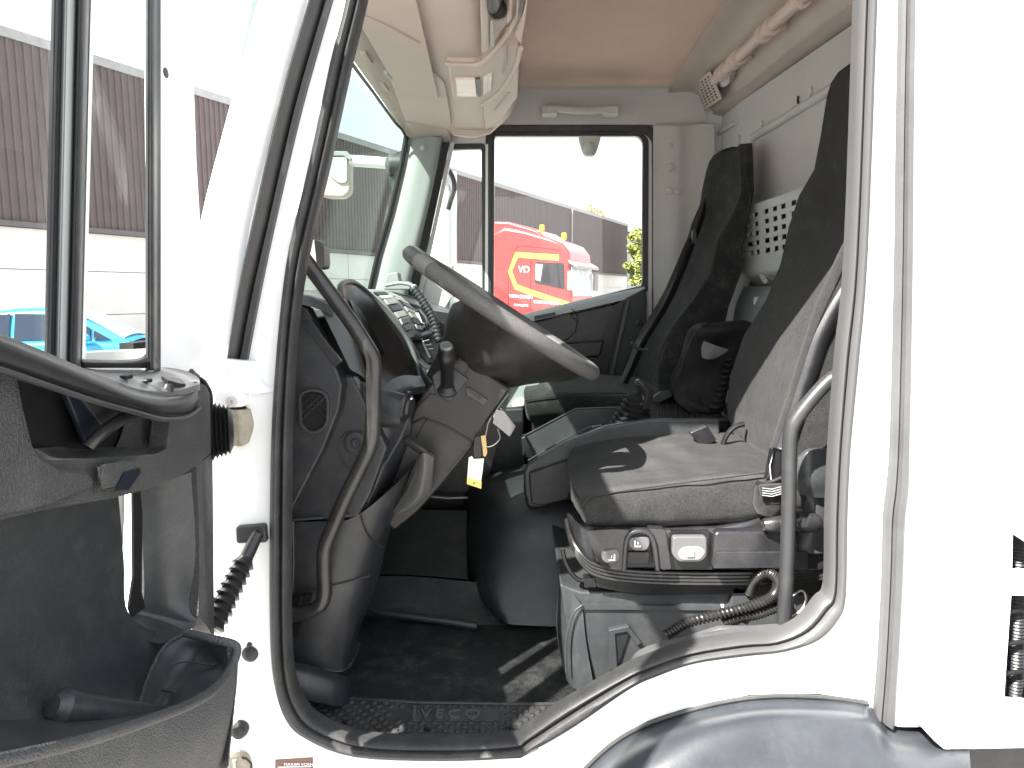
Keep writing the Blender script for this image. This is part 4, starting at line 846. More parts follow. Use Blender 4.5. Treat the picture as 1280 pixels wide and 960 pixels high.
    # instrument hood: a deep dark cowl
    hd = mk('instrument_hood', G().patch([[P(425, 362, 1.68), P(434, 352, 1.9), P(444, 354, 2.1)], [P(440, 396, 1.68), P(440, 400, 1.98), P(478, 384, 2.16)], [P(458, 438, 1.68), P(462, 450, 2.0), P(508, 424, 2.16)], [P(476, 486, 1.70), P(498, 490, 1.95), P(527, 478, 2.12)]], 6, 6), M['black'], T)
    mk('hood_rim', G().tube(smooth([P(427, 372, 1.66), P(425, 360, 1.68), P(429, 354, 1.78), P(437, 352, 1.92), P(446, 355, 2.08), P(462, 368, 2.14), P(478, 384, 2.16), P(495, 404, 2.16), P(509, 424, 2.16), P(519, 448, 2.14), P(526, 478, 2.12)], 5), .0075, 10), M['sillgrey'], hd)
    mk('hood_floor', G().patch([[P(474, 486, 1.70), P(500, 470, 1.9), P(526, 470, 2.08)], [P(478, 505, 1.68), P(505, 488, 1.86), P(532, 482, 2.04)]], 5, 3, (0, 0, -.02)), M['grey'], hd)
    mk('gauge_face', G().patch([[P(436, 372, 1.95), P(450, 374, 2.15)], [P(468, 452, 1.97), P(490, 436, 2.17)]], 5, 5), mat('gauge_black', (.008, .008, .009), .15), hd)
    # centre stack with rows of switches
    rows_ = [[(455, 362), (476, 362), (496, 368), (514, 382)], [(474, 376), (494, 374), (514, 384), (528, 398)], [(494, 400), (510, 396), (528, 404), (536, 414)], [(508, 424), (520, 420), (532, 420), (540, 424)]]
    cs = mk('centre_console', G().patch([[P(u, v, 2.20 + .12 * j) for j, (u, v) in enumerate(r)] for r in rows_], 6, 6, (-.03, 0, 0)), M['pillar'], T)
    def cq(s, t):
        r = [[P(u, v, 2.19 + .12 * j) for j, (u, v) in enumerate(rr)] for rr in rows_]
        f = s * 2.999; i = int(f); f -= i; k = t * 2.999; j = int(k); k -= j
        return (r[i][j] * (1 - f) + r[i + 1][j] * f) * (1 - k) + (r[i][j + 1] * (1 - f) + r[i + 1][j + 1] * f) * k
    for t0, t1 in ((.08, .30), (.42, .64)):
        for i in range(7):
            s0 = .10 + i * .115; mk('rocker_switch', G().plate([cq(s0, t0), cq(s0, t1), cq(s0 + .095, t1), cq(s0 + .095, t0)], V(.006, -.006, .004)), M['lining'] if (i + (t0 > .3)) % 3 else M['grey'], cs, bevel=.0015)
    rd = mk('radio_unit', pl(rnd([(517, 390), (522, 386), (530, 396), (535, 408), (531, 414), (524, 408)], 2), 2.40, .06), M['black'], cs, bevel=.003)
    mk('radio_button', pl([(519, 391), (523, 391), (528, 403), (525, 405)], 2.395, .01), M['icon'], rd)
    mk('radio_knob', G().lathe(P(531, 407, 2.39), (1, -1, .3), [(0, .012), (.01, .011), (.012, .004)], 12), M['chrome'], rd)
    mk('stack_ledge', G().tube(smooth([P(509, 420, 2.30), P(520, 422, 2.32), P(532, 419, 2.38), P(539, 414, 2.44)], 5), .013, 10), M['grey'], cs)
    mk('stack_edge', G().tube(smooth([P(508, 424, 2.22), P(520, 446, 2.2), P(528, 470, 2.16), P(520, 484, 2.1)], 5), .012, 10), M['grey'], cs)
    vf = mk('centre_vent', G().patch([[P(516, 426, 2.30), P(528, 424, 2.36), P(542, 420, 2.42)], [P(524, 440, 2.26), P(536, 440, 2.3), P(548, 436, 2.36)], [P(532, 454, 2.22), P(541, 452, 2.26), P(550, 448, 2.3)]], 5, 5), mat('deep_black2', (.005, .005, .005), .6), T)
    mk('vent_frame', G().tube([P(527, 424, 2.32), P(538, 448, 2.24)], .004, 6), M['grey'], vf)
    for i in range(5): mk('vent_fin', G().tube([P(529 + i * 2, 427 + i * 5, 2.30), P(536 + i * 2.6, 425 + i * 5.4, 2.34)], .0022, 5), M['lining'], vf)
    mk('pod_housing', pl([(502, 428), (518, 448), (534, 462), (556, 452), (540, 500), (520, 506), (506, 480)], 2.14, .1), M['dash'], T, bevel=.01)
    # curly cord of the radio handset hanging over the dash
    hs = mk('cord_holder', G().tube(smooth([P(u, v, 2.7) for u, v in ((482, 357), (500, 354), (515, 357), (520, 364))], 4), [.007] * 9 + [.013] * 4, 8), M['pillar'], T)
    cp = smooth([P(u, v, 2.66) for u, v in ((517, 361), (524, 370), (532, 381), (539, 393), (545, 404), (548, 414), (549, 426))], 3)
    cb = mk('handset_cord', G().tube(cp, .006, 8), M['black'], hs)
    for q in smooth([P(u, v, 2.65) for u, v in ((518, 362), (531, 380), (542, 400), (548, 424))], 5):
        mk('cord_loop', G().lathe(q, V(.5, -.2, -.6), [(-.013, .004), (-.009, .014), (0, .018), (.009, .014), (.013, .004)], 10), M['grey'], hs)
dashboard()
def steering():
    C0 = P(628, 391, 1.80); e1 = (P(741, 464, 1.80) - P(516, 317, 1.80)).normalized(); ey = V(0, 1, 0); ax = ey.cross(e1).normalized()
    if ax.z < 0: ax = -ax
    Rr = (P(741, 464, 1.80) - P(516, 317, 1.80)).length / 2
    pts = [C0 + e1 * math.cos(a) * Rr + ey * math.sin(a) * Rr for a in [2 * math.pi * k / 64 for k in range(64)]]
    wheel = mk('steering_wheel', G().tube(pts, .0195, 16, closed=True), M['wheel'], T)
    # sunlit spots on the rim, put in as paler, slightly thicker bands
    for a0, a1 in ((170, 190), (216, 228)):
        mk('rim_sun_band', G().tube([C0 + e1 * math.cos(R(a)) * Rr + ey * math.sin(R(a)) * Rr for a in range(a0, a1 + 1, 2)], .0205, 16), mat('sunlit_rim_leather', (.15, .145, .14), .45, dust=.2), wheel)
    hub = G().lathe(C0 - ax * .02, -ax, [(-.015, .06), (0, .10), (.03, .12), (.07, .115), (.11, .095), (.15, .085), (.22, .08)], 32)
    mk('hub', hub, M['dash2'], wheel)
    for a in (R(25),):
        d = e1 * math.cos(a) + ey * math.sin(a); s = ax.cross(d)
        g = G().patch([[C0 + d * r - ax * (.085 - .085 * f) + s * w_ for w_ in (-ww, 0, ww)] for r, f, ww in ((.07, 0, .055), (.13, .2, .045), (.20, .62, .035), (Rr - .004, 1, .030))], 4, 5, -ax * .022)
        mk('spoke', g, M['wheel'], wheel)
    # wheel-side bowl of the hub, reaching down to the column
    mk('airbag_bowl', G().patch([[P(584, 362, 1.66), P(636, 396, 1.585), P(698, 434, 1.60), P(738, 460, 1.74)], [P(576, 398, 1.68), P(628, 430, 1.62), P(690, 458, 1.64), P(728, 470, 1.74)], [P(558, 424, 1.72), P(606, 456, 1.66), P(660, 474, 1.70), P(700, 478, 1.8)], [P(556, 440, 1.76), P(592, 464, 1.70), P(636, 484, 1.76), P(668, 476, 1.86)]], 6, 6, (0, .05, 0)), M['dash2'], wheel)
    # column shroud
    col_ = mk('steering_column', pl(rnd([(520, 506), (534, 486), (553, 462), (578, 447), (637, 484), (634, 491), (612, 522), (590, 560), (552, 606), (522, 640), (492, 664), (470, 640), (490, 590), (505, 545)], 5), 1.70, .26), M['dash2'], T, bevel=.012, seg=3)
    seam = lambda pts, nm='column_seam', r=.0016, m='black': mk(nm, G().tube([P(u, v, 1.698) for u, v in pts], r, 6), M[m], col_)
    seam([(514, 520), (524, 507), (538, 492), (545, 494), (556, 499), (562, 494), (586, 462)]); seam([(574, 448), (604, 466), (636, 487)], r=.003)
    seam([(505, 542), (517, 528), (530, 522), (560, 534), (590, 552)], r=.0024); seam([(520, 548), (532, 525), (545, 528)], r=.0012)
    seam([(636, 492), (600, 540), (560, 590)], r=.0014, m='grey')
    mk('column_slot', pl([(582, 486), (586, 484), (610, 500), (605, 507), (583, 494)], 1.692, .012), M['bar2'], col_, bevel=.001)
    mk('slot_gap', pl([(584, 487), (586, 486), (603, 498), (600, 501)], 1.690, .004), M['black'], col_)
    mk('switch_plate', G().plate([P(*q, 1.692) for q in ((540, 470), (560, 456), (586, 474), (562, 502), (545, 494))], (0, .01, 0)), M['dash'], col_, bevel=.002)
    # stalk
    a = P(559, 484, 1.70); b = P(558, 432, 1.60); d = b - a; L = d.length
    st = mk('control_stalk', G().lathe(a, d, [(-.01, .026), (0, .027), (.006, .021), (.012, .016), (L * .55, .0165), (L * .6, .0195), (L * .68, .022), (L * .8, .0225), (L * .82, .021), (L * .92, .0195), (L * .97, .018)], 12), M['black'], T, ang=30)
    mk('stalk_button', G().lathe(b - d * .06, d, [(0, .015), (.008, .015), (.011, .0125), (.012, .010), (.010, .008)], 20), M['knob'], st)
    mk('stalk_boot', G().lathe(a - d * .05, d, [(0, .028), (.006, .028), (.010, .022)], 24), M['grip'], st)
    # release lever hanging below the column
    lv = mk('release_lever', G().patch([[P(522, 572, 1.64), P(530, 566, 1.62), P(542, 572, 1.64)], [P(518, 590, 1.64), P(529, 592, 1.615), P(540, 594, 1.64)], [P(508, 614, 1.64), P(522, 620, 1.615), P(536, 618, 1.64)], [P(494, 634, 1.64), P(508, 636, 1.62), P(520, 634, 1.64)], [P(491, 640, 1.64), P(498, 642, 1.63), P(508, 641, 1.64)]], 5, 5, (0, .02, 0)), M['wheel'], T)
    mk('lever_arm', G().tube([P(507, 549, 1.66), P(534, 567, 1.64)], .011, 12), M['bar2'], lv)
    # ignition lock
    ig = mk('ignition_lock', G().lathe(P(622, 518, 1.72), (-.1, -1, 0), [(-.02, .014), (.008, .014), (.012, .011), (.012, .004)], 16), M['metal'], T)
steering()
def keys():
    k = thing('key_bunch', 'bunch of keys hanging from the ignition with black fob and brass key', 'keys', P(618, 518, 1.70))
    mk('ignition_key', pl([(620, 512), (630, 514), (636, 522), (645, 533), (637, 546), (616, 529)], 1.69, .004), M['knob'], k, bevel=.001)
    r = [P(628, 528, 1.69), P(622, 540, 1.685), P(616, 550, 1.68), P(606, 555, 1.68)]
    mk('key_ring', G().tube(smooth([P(u, v, 1.685) for u, v in ((622, 536), (625, 548), (616, 557), (606, 558), (600, 552), (606, 545))], 5), .0016, 6), M['metal'], k)
    mk('key_chain', G().tube([P(614, 522, 1.69), P(610, 530, 1.69), P(607, 545, 1.685)], .0018, 6), M['metal'], k)
    mk('key_fob', pl(rnd([(593, 546), (600, 544), (603, 552), (602, 572), (592, 573), (591, 560)], 2), 1.68, .012), M['black'], k, bevel=.002)
    mk('brass_key', pl(rnd([(601, 545), (607, 544), (608, 556), (609, 566), (607, 571), (604, 570), (603, 558)], 1), 1.676, .003), M['brass'], k)
    t = mk('paper_label', pl([(586, 572), (590, 570), (592, 574), (605, 573), (603, 590), (601, 604), (584, 598), (585, 585)], 1.682, .002), M['tagp'], None); tag(t, 'pale paper key tag with yellow strip dangling below the ignition keys', 'key tag')
    mk('tag_strip', pl([(584, 597), (602, 602), (601.5, 611), (583.5, 605)], 1.681, .002), M['ccl'], t, flat=True)
    mk('tag_hole', G().lathe(P(592.5, 604, 1.6805), (0, -1, 0), [(0, .0022), (.0006, .0022)], 10), M['black'], t)
keys()
def bars():
    g = smooth([P(u, v, y) for u, v, y in ((374, 316, 1.47), (382, 326, 1.475), (394, 342, 1.48), (412, 366, 1.48), (437, 400, 1.48), (461, 437, 1.48), (467, 452, 1.48), (467, 480, 1.48), (466, 530, 1.48), (463, 556, 1.48), (450, 585, 1.48), (432, 622, 1.48), (414, 664, 1.48), (406, 686, 1.48), (405, 710, 1.48), (406, 738, 1.48), (402, 754, 1.48), (390, 763, 1.485), (374, 767, 1.49), (356, 769, 1.49))], 5)
    b = mk('grab_bar', G().tube(g, .0165, 16), M['bar2'], T, label='long bent black grab bar beside the dashboard')
    g = smooth([P(u, v, y) for u, v, y in ((1054, 468, 1.50), (1044, 471, 1.47), (1030, 482, 1.47), (1012, 502, 1.47), (996, 523, 1.47), (989, 538, 1.47), (987, 560, 1.47), (986, 620, 1.47), (984, 700, 1.47), (981, 760, 1.47), (979, 800, 1.47))], 5)
    mk('grab_bar', G().tube(g, .0155, 16), M['bar'], T, label='dark grey grab bar standing beside the driver seat')
bars()

# ------------------------------------------------------------------ seats
def bil(a, b, c, d, s, t): return (a * (1 - s) + b * s) * (1 - t) + (d * (1 - s) + c * s) * t
def cushion(name, x0, x1, y0, y1, ztop, zbot, tilt, mat_, parent, crown=.02, r=.035, label=None):
    # soft box: rounded section swept along the length, with a dished top
    g = G(); nx, ns = 16, 36; vs = []
    for i in range(nx + 1):
        f = i / nx; x = x0 + (x1 - x0) * f; e = min(f, 1 - f) * (x1 - x0); sh = 0 if e > r * 1.4 else (r * 1.4 - e) ** 2 / (r * 1.4) * .55
        for k in range(ns):
            a = 2 * math.pi * k / ns; c, s = math.cos(a), math.sin(a); n = 5.0
            q = (abs(c) ** n + abs(s) ** n) ** (-1 / n)
            yy = c * q; zz = s * q
            hy = (y1 - y0) / 2 - sh; hz = (ztop - zbot) / 2 - sh
            top = max(0, zz); dz = crown * (yy * yy - .35) * top + .012 * math.sin(f * 5 + 1) * top * (1 - yy * yy)
            vs.append(V(x, (y0 + y1) / 2 + yy * hy, CAMZ + (ztop + zbot) / 2 + zz * hz + dz + tilt * (f - .5)))
    g.add(vs, [(i * ns + k, i * ns + (k + 1) % ns, (i + 1) * ns + (k + 1) % ns, (i + 1) * ns + k) for i in range(nx) for k in range(ns)] + [tuple(range(ns)), tuple(nx * ns + k for k in range(ns))])
    return mk(name, g, mat_, parent, sub=1, label=label)
def sections(secs, near):
    out = []
    def near_u(v):
        if v <= near[0][0]: return near[0][1]
        for (v0, u0), (v1, u1) in zip(near, near[1:]):
            if v <= v1: return u0 + (u1 - u0) * (v - v0) / (v1 - v0)
        return near[-1][1]
    for v, un, uf, yn, yf in secs:
        b = P(uf, v, yf); lo_, hi_ = -900, 1500
        for _ in range(40):
            m = (lo_ + hi_) / 2
            if P(640, m, yn).z > b.z: lo_ = m
            else: hi_ = m
        out.append((v, P(near_u(lo_), lo_, yn), b, yn, yf))
    return out
def driver_seat():
    s = bpy.data.objects.new('driver_seat', None); link(s, T); s['label'] = 'driver seat with sunlit charcoal fabric cushion and switches on its base'
    # cushion
    g = G().patch([
        [P(716, 560, 2.1), P(760, 548, 2.14), P(830, 541, 2.15), P(915, 541, 2.15), P(990, 548, 2.15)],
        [P(709, 580, 2.0), P(760, 562, 2.02), P(830, 553, 2.02), P(915, 553, 2.02), P(990, 560, 2.02)],
        [P(709, 592, 1.85), P(758, 580, 1.85), P(835, 573, 1.85), P(920, 570, 1.85), P(995, 575, 1.85)],
        [P(714, 606, 1.70), P(760, 600, 1.68), P(840, 594, 1.68), P(925, 588, 1.68), P(1000, 592, 1.68)],
        [P(722, 619, 1.61), P(765, 613, 1.60), P(845, 604, 1.595), P(930, 595, 1.595), P(1005, 590, 1.595)],
        [P(730, 634, 1.585), P(770, 630, 1.572), P(848, 624, 1.57), P(930, 620, 1.57), P(1010, 612, 1.57)],
        [P(731, 650, 1.585), P(772, 652, 1.572), P(850, 650, 1.57), P(930, 644, 1.57), P(1010, 632, 1.57)],
        [P(736, 657, 1.61), P(774, 660, 1.60), P(850, 659, 1.60), P(930, 652, 1.60), P(1010, 640, 1.60)]], 8, 5)
    # front skirt of the cushion closes it towards the steering wheel
    g.patch([[P(716, 560, 2.1), P(709, 580, 2.0), P(709, 592, 1.85), P(714, 606, 1.70), P(722, 619, 1.61), P(730, 634, 1.585), P(731, 650, 1.585), P(736, 657, 1.61)],
             [P(716, 575, 2.1), P(710, 596, 2.0), P(710, 610, 1.85), P(714, 625, 1.72), P(722, 640, 1.64), P(728, 650, 1.62), P(731, 655, 1.61), P(736, 660, 1.62)]], 4, 4)
    cu = mk('cushion', g, M['fabric'], s, ang=180)
    tex = bpy.data.textures.new('folds', 'CLOUDS'); tex.noise_scale = .075; tex.noise_depth = 3
    d = cu.modifiers.new('folds', 'DISPLACE'); d.texture = tex; d.strength = .020; d.mid_level = .5; d.texture_coords = 'LOCAL'
    mk('piping', G().tube(smooth([P(u, v, y) for u, v, y in ((726, 636, 1.585), (737, 622, 1.582), (770, 615, 1.582), (848, 604, 1.577), (930, 594, 1.577), (965, 589, 1.577))], 5), .0022, 6), M['fabric'], s)
    # backrest: reclined, shoulders stepping in to a built-in headrest
    def br(v, near_u, far_u, yn, yf): return v, near_u, far_u, yn, yf
    secs = [(76, 0, 1090, 1.76, 1.92), (78, 0, 1072, 1.71, 1.97), (83, 0, 1058, 1.69, 1.99), (92, 0, 1046, 1.675, 2.015), (104, 0, 1038, 1.665, 2.02), (120, 1107, 1033, 1.66, 2.03), (170, 1100, 1025, 1.655, 2.03), (212, 1096, 1017, 1.65, 2.04), (245, 1088, 998, 1.62, 2.08), (285, 1076, 985, 1.60, 2.12), (330, 1052, 975, 1.59, 2.13), (375, 1032, 957, 1.585, 2.14), (420, 1016, 929, 1.58, 2.15), (470, 1001, 912, 1.58, 2.15), (510, 988, 908, 1.58, 2.15), (540, 977, 915, 1.58, 2.14), (566, 968, 930, 1.585, 2.12), (585, 966, 940, 1.6, 2.1)]
    g = G(); vs = []; K = 16
    for i, (v, a, b, yn, yf) in enumerate(sections(secs, [(-150, 1150), (0, 1132), (100, 1118), (200, 1100), (260, 1085), (316, 1056), (345, 1040), (403, 1019), (456, 1003), (510, 986), (560, 970), (600, 964)])):
        ym = (yn + yf) / 2; zz = b.z
        xn, xf = a.x, b.x; bolster = .045 if v > 230 else .01
        xm = (xn + xf) / 2
        dep = .13 if v > 230 else .09
        ring = [V(xn + .035, yn - .012, zz), V(xn - .0, yn + .004, zz), V(xn + bolster * .15, yn + .05, zz), V(xm + bolster, yn + .14, zz), V(xm + bolster * 1.1, ym, zz), V(xm + bolster, yf - .14, zz), V(xf + bolster * .15, yf - .05, zz), V(xf, yf - .004, zz), V(xf + .035, yf + .012, zz),
                V(xm + dep, yf + .005, zz), V(xm + dep + .02, yf - .04, zz), V(xm + dep + .03, ym, zz), V(xm + dep + .02, yn + .04, zz), V(xm + dep, yn - .005, zz)]
        ring = smooth(ring, 3, True); n = len(ring); vs += ring
    m = len(secs); g.add(vs, [(i * n + k, i * n + (k + 1) % n, (i + 1) * n + (k + 1) % n, (i + 1) * n + k) for i in range(m - 1) for k in range(n)] + [tuple(range(n)), tuple((m - 1) * n + k for k in range(n))])
    bk = mk('backrest', g, M['fabric'], s, ang=180)
    for pts in (((971, 556), (986, 508), (1001, 462), (1017, 412), (1036, 368), (1055, 326), (1073, 290)), ):
        mk('backrest_seam', G().tube(smooth([P(u + 3, v, 1.578) for u, v in pts], 5), .0022, 6), M['fabricd'], bk)
    mk('backrest_crease', G().tube(smooth([P(u, v, 1.99) for u, v in ((1018, 316), (1030, 325), (1040, 328), (1052, 324))], 5), .0025, 6), M['fabricd'], bk)
    # belt webbing lying down the near side of the backrest
    w_ = [(1110, 292), (1080, 330), (1060, 362), (1042, 392), (1026, 424), (1012, 466), (998, 510), (984, 552), (974, 582), (966, 606)]
    wb = mk('seat_belt', G().patch([[P(u - 9, v - 3, 1.555 + .0), P(u, v, 1.548), P(u + 9, v + 4, 1.56)] for u, v in w_], 3, 5, (.002, .004, 0)), M['dash'], s)
    bu = mk('belt_buckle', G().plate([P(*q, 1.535) for q in rnd([(966, 560), (980, 563), (978, 600), (958, 600), (961, 584)], 3)], (0, .022, 0)), mat('gloss_black', (.012, .012, .013), .12, coat=.5), s, bevel=.004)
    mk('buckle_rim', G().tube([P(u, v, 1.532) for u, v in ((964, 602), (962, 582), (968, 560), (980, 561))], .0022, 6), M['chrome'], bu)
    mk('buckle_lip', G().tube([P(u, v, 1.53) for u, v in ((946, 603), (952, 606), (966, 602), (980, 596))], .0055, 10), M['cov'], bu)
    mk('belt_pouch', G().lathe(P(962, 622, 1.56), (.15, .1, 1), [(-.045, .006), (-.04, .022), (-.02, .034), (.01, .036), (.035, .028)], 20), M['fabricd'], s)
    wb2 = mk('webbing_weave', pl([(950, 607), (978, 605), (978, 619), (952, 621)], 1.512, .012), M['fabric'], s, bevel=.002)
    for k in range(4): mk('weave_line', G().tube([P(953, 610 + k * 3, 1.510), P(965, 611.5 + k * 3, 1.510), P(977, 608 + k * 3, 1.510)], .0008, 4), M['lining'], wb2)
    mk('far_buckle', pl(rnd([(863, 541), (884, 532), (896, 550), (878, 562)], 2), 2.0, .03), M['cov'], s, bevel=.004)
    mk('buckle_stalk', G().tube(smooth([P(u, v, 2.0) for u, v in ((902, 562), (908, 545), (918, 534), (930, 530))], 4), .008, 8), M['black'], s)
    # plastic side cover with the switches
    sd = mk('side_cover', pl([(735, 662), (760, 661), (840, 662), (895, 660), (925, 655), (952, 647), (1000, 648), (1034, 620), (1040, 700), (1030, 716), (900, 714), (780, 712), (744, 706)], 1.57, .28), M['cov'], s, bevel=.012, seg=3)
    mk('cover_shoulder', G().patch([[P(u, v, 1.565) for u, v in ((733, 664), (742, 690), (752, 708))], [P(u, v, 1.545) for u, v in ((760, 662), (762, 690), (768, 712))], [P(u, v, 1.548) for u, v in ((785, 662), (784, 690), (782, 712))]], 5, 5, (0, .02, 0)), M['cov'], sd)
    mk('cover_pillar', pl(rnd([(810, 661), (832, 662), (840, 712), (826, 713), (822, 680)], 4), 1.548, .03), M['cov'], sd, bevel=.007, seg=3)
    mk('cover_arch', G().tube(smooth([P(u, v, 1.55) for u, v in ((780, 712), (782, 680), (787, 668), (800, 664), (812, 668), (818, 682), (822, 712))], 4), .007, 10), M['cov'], sd)
    mk('switch_recess', pl([(786, 669), (812, 669), (814, 708), (780, 708)], 1.566, .01), M['black'], sd)
    mk('switch_recess', pl([(838, 664), (886, 663), (890, 712), (836, 712)], 1.566, .01), M['black'], sd)
    mk('seat_front_drawer', pl([(892, 667), (900, 664), (975, 664), (1000, 668), (1000, 708), (890, 711)], 1.545, .03), M['cov'], sd, bevel=.009, seg=3)
    mk('drawer_face', pl([(896, 690), (1010, 690), (1010, 710), (892, 711)], 1.540, .01), M['dash'], sd, bevel=.002)
    def sw(poly, y, ic, ex=0):
        o = mk('seat_switch', pl(rnd(poly, 7, 5), y, .02), M['knob'], sd, bevel=.004, seg=3)
        u, v, f = ic
        mk('switch_symbol', pl([(u - 4 * f, v + 4), (u + 4 * f, v + 4), (u + 4 * f, v - 4), (u + 2.4 * f, v - 4), (u + 2 * f, v + 2.2), (u - 4 * f, v + 2.4)], y - .0035, .002), M['icon'], o, flat=True)
        mk('switch_symbol', pl([(u - 1.5 * f, v + .8), (u + 0 * f, v + .8), (u + .4 * f, v - 2.5), (u - .8 * f, v - 2.5)], y - .0035, .002), M['icon'], o, flat=True)
    sw([(753, 690), (772, 686), (776, 696), (772, 704), (758, 705), (752, 700)], 1.538, (765, 697, 1))
    sw([(786, 672), (812, 670), (813, 682), (808, 689), (792, 689), (785, 682)], 1.550, (797, 680, -1))
    mk('switch_paddle', pl([(784, 690), (812, 690), (812, 706), (783, 706)], 1.558, .01), M['dash2'], sd, bevel=.003)
    o = mk('seat_switch', pl(rnd([(841, 671), (884, 671), (884, 696), (876, 703), (848, 703), (840, 694)], 5, 5), 1.546, .02), M['knob'], sd, bevel=.004, seg=3)
    mk('switch_dish', pl(rnd([(846, 690), (856, 683), (876, 683), (884, 690), (876, 701), (850, 701)], 5), 1.544, .01), mat('switch_light', (.17, .17, .17), .25), o, bevel=.003)
    u, v, f = 863, 692, 1.1
    mk('switch_symbol', pl([(u - 4 * f, v + 4), (u + 4 * f, v + 4), (u + 4 * f, v - 4), (u + 2.4 * f, v - 4), (u + 2 * f, v + 2.2), (u - 4 * f, v + 2.4)], 1.540, .002), M['icon'], o, flat=True)
    # recliner cover and the two oval knobs
    rc = mk('recliner_cover', G().patch([[P(998, 572, 1.56), P(1015, 563, 1.55), P(1045, 561, 1.56)], [P(996, 600, 1.55), P(1015, 598, 1.525), P(1048, 596, 1.55)], [P(1000, 618, 1.56), P(1022, 622, 1.54), P(1048, 620, 1.55)]], 6, 6, (0, .03, 0)), M['grey'], s)
    mk('cover_arm', G().patch([[P(1003, 612, 1.57), P(1020, 616, 1.56), P(1045, 616, 1.57)], [P(1004, 650, 1.57), P(1020, 652, 1.55), P(1046, 650, 1.57)], [P(985, 690, 1.57), P(1015, 692, 1.55), P(1046, 690, 1.57)]], 6, 6, (0, .03, 0)), M['grey'], s)
    mk('recliner_knob', G().lathe(P(975, 655, 1.54), P(1000, 655, 1.5) - P(950, 658, 1.5), [(-.042, .004), (-.038, .014), (-.02, .021), (.01, .022), (.04, .019)], 20), M['cov'], s)
    mk('recliner_knob', G().lathe(P(1010, 653, 1.53), (1, 0, 0), [(-.03, .012), (-.02, .021), (.0, .023), (.02, .020), (.03, .010)], 20), M['cov'], s)
    # bellows strips curving round the front corner
    for k in range(4):
        mk('bellows_fold', G().tube(smooth([P(u, v + k * 4.2 * f_, y) for u, v, y, f_ in ((708, 650, 1.70, .2), (714, 672, 1.63, .5), (726, 692, 1.595, .8), (745, 706, 1.585, 1), (790, 714, 1.583, 1), (870, 717, 1.583, 1), (960, 716, 1.583, 1), (1035, 710, 1.585, 1))], 5), .0052, 8), M['bar2'], s)
    mk('bellows_corner', G().patch([[P(706, 646, 1.78), P(712, 645, 1.68), P(722, 656, 1.61), P(736, 664, 1.60)], [P(710, 672, 1.78), P(716, 680, 1.66), P(728, 694, 1.605), P(744, 706, 1.6)]], 5, 4, (0, .02, 0)), M['dash'], s)
    mk('lower_frame', pl([(742, 716), (1036, 722), (1036, 742), (800, 745), (746, 735)], 1.60, .3), M['black'], s, bevel=.004)
    mk('adjust_handle', G().tube(smooth([P(u, v, 1.62) for u, v in ((703, 686), (706, 700), (714, 716), (724, 725), (738, 726))], 5), .0055, 10), M['black'], s)
    mk('handle_mount', pl([(730, 724), (745, 722), (745, 734), (731, 734)], 1.605, .03), M['black'], s)
driver_seat()
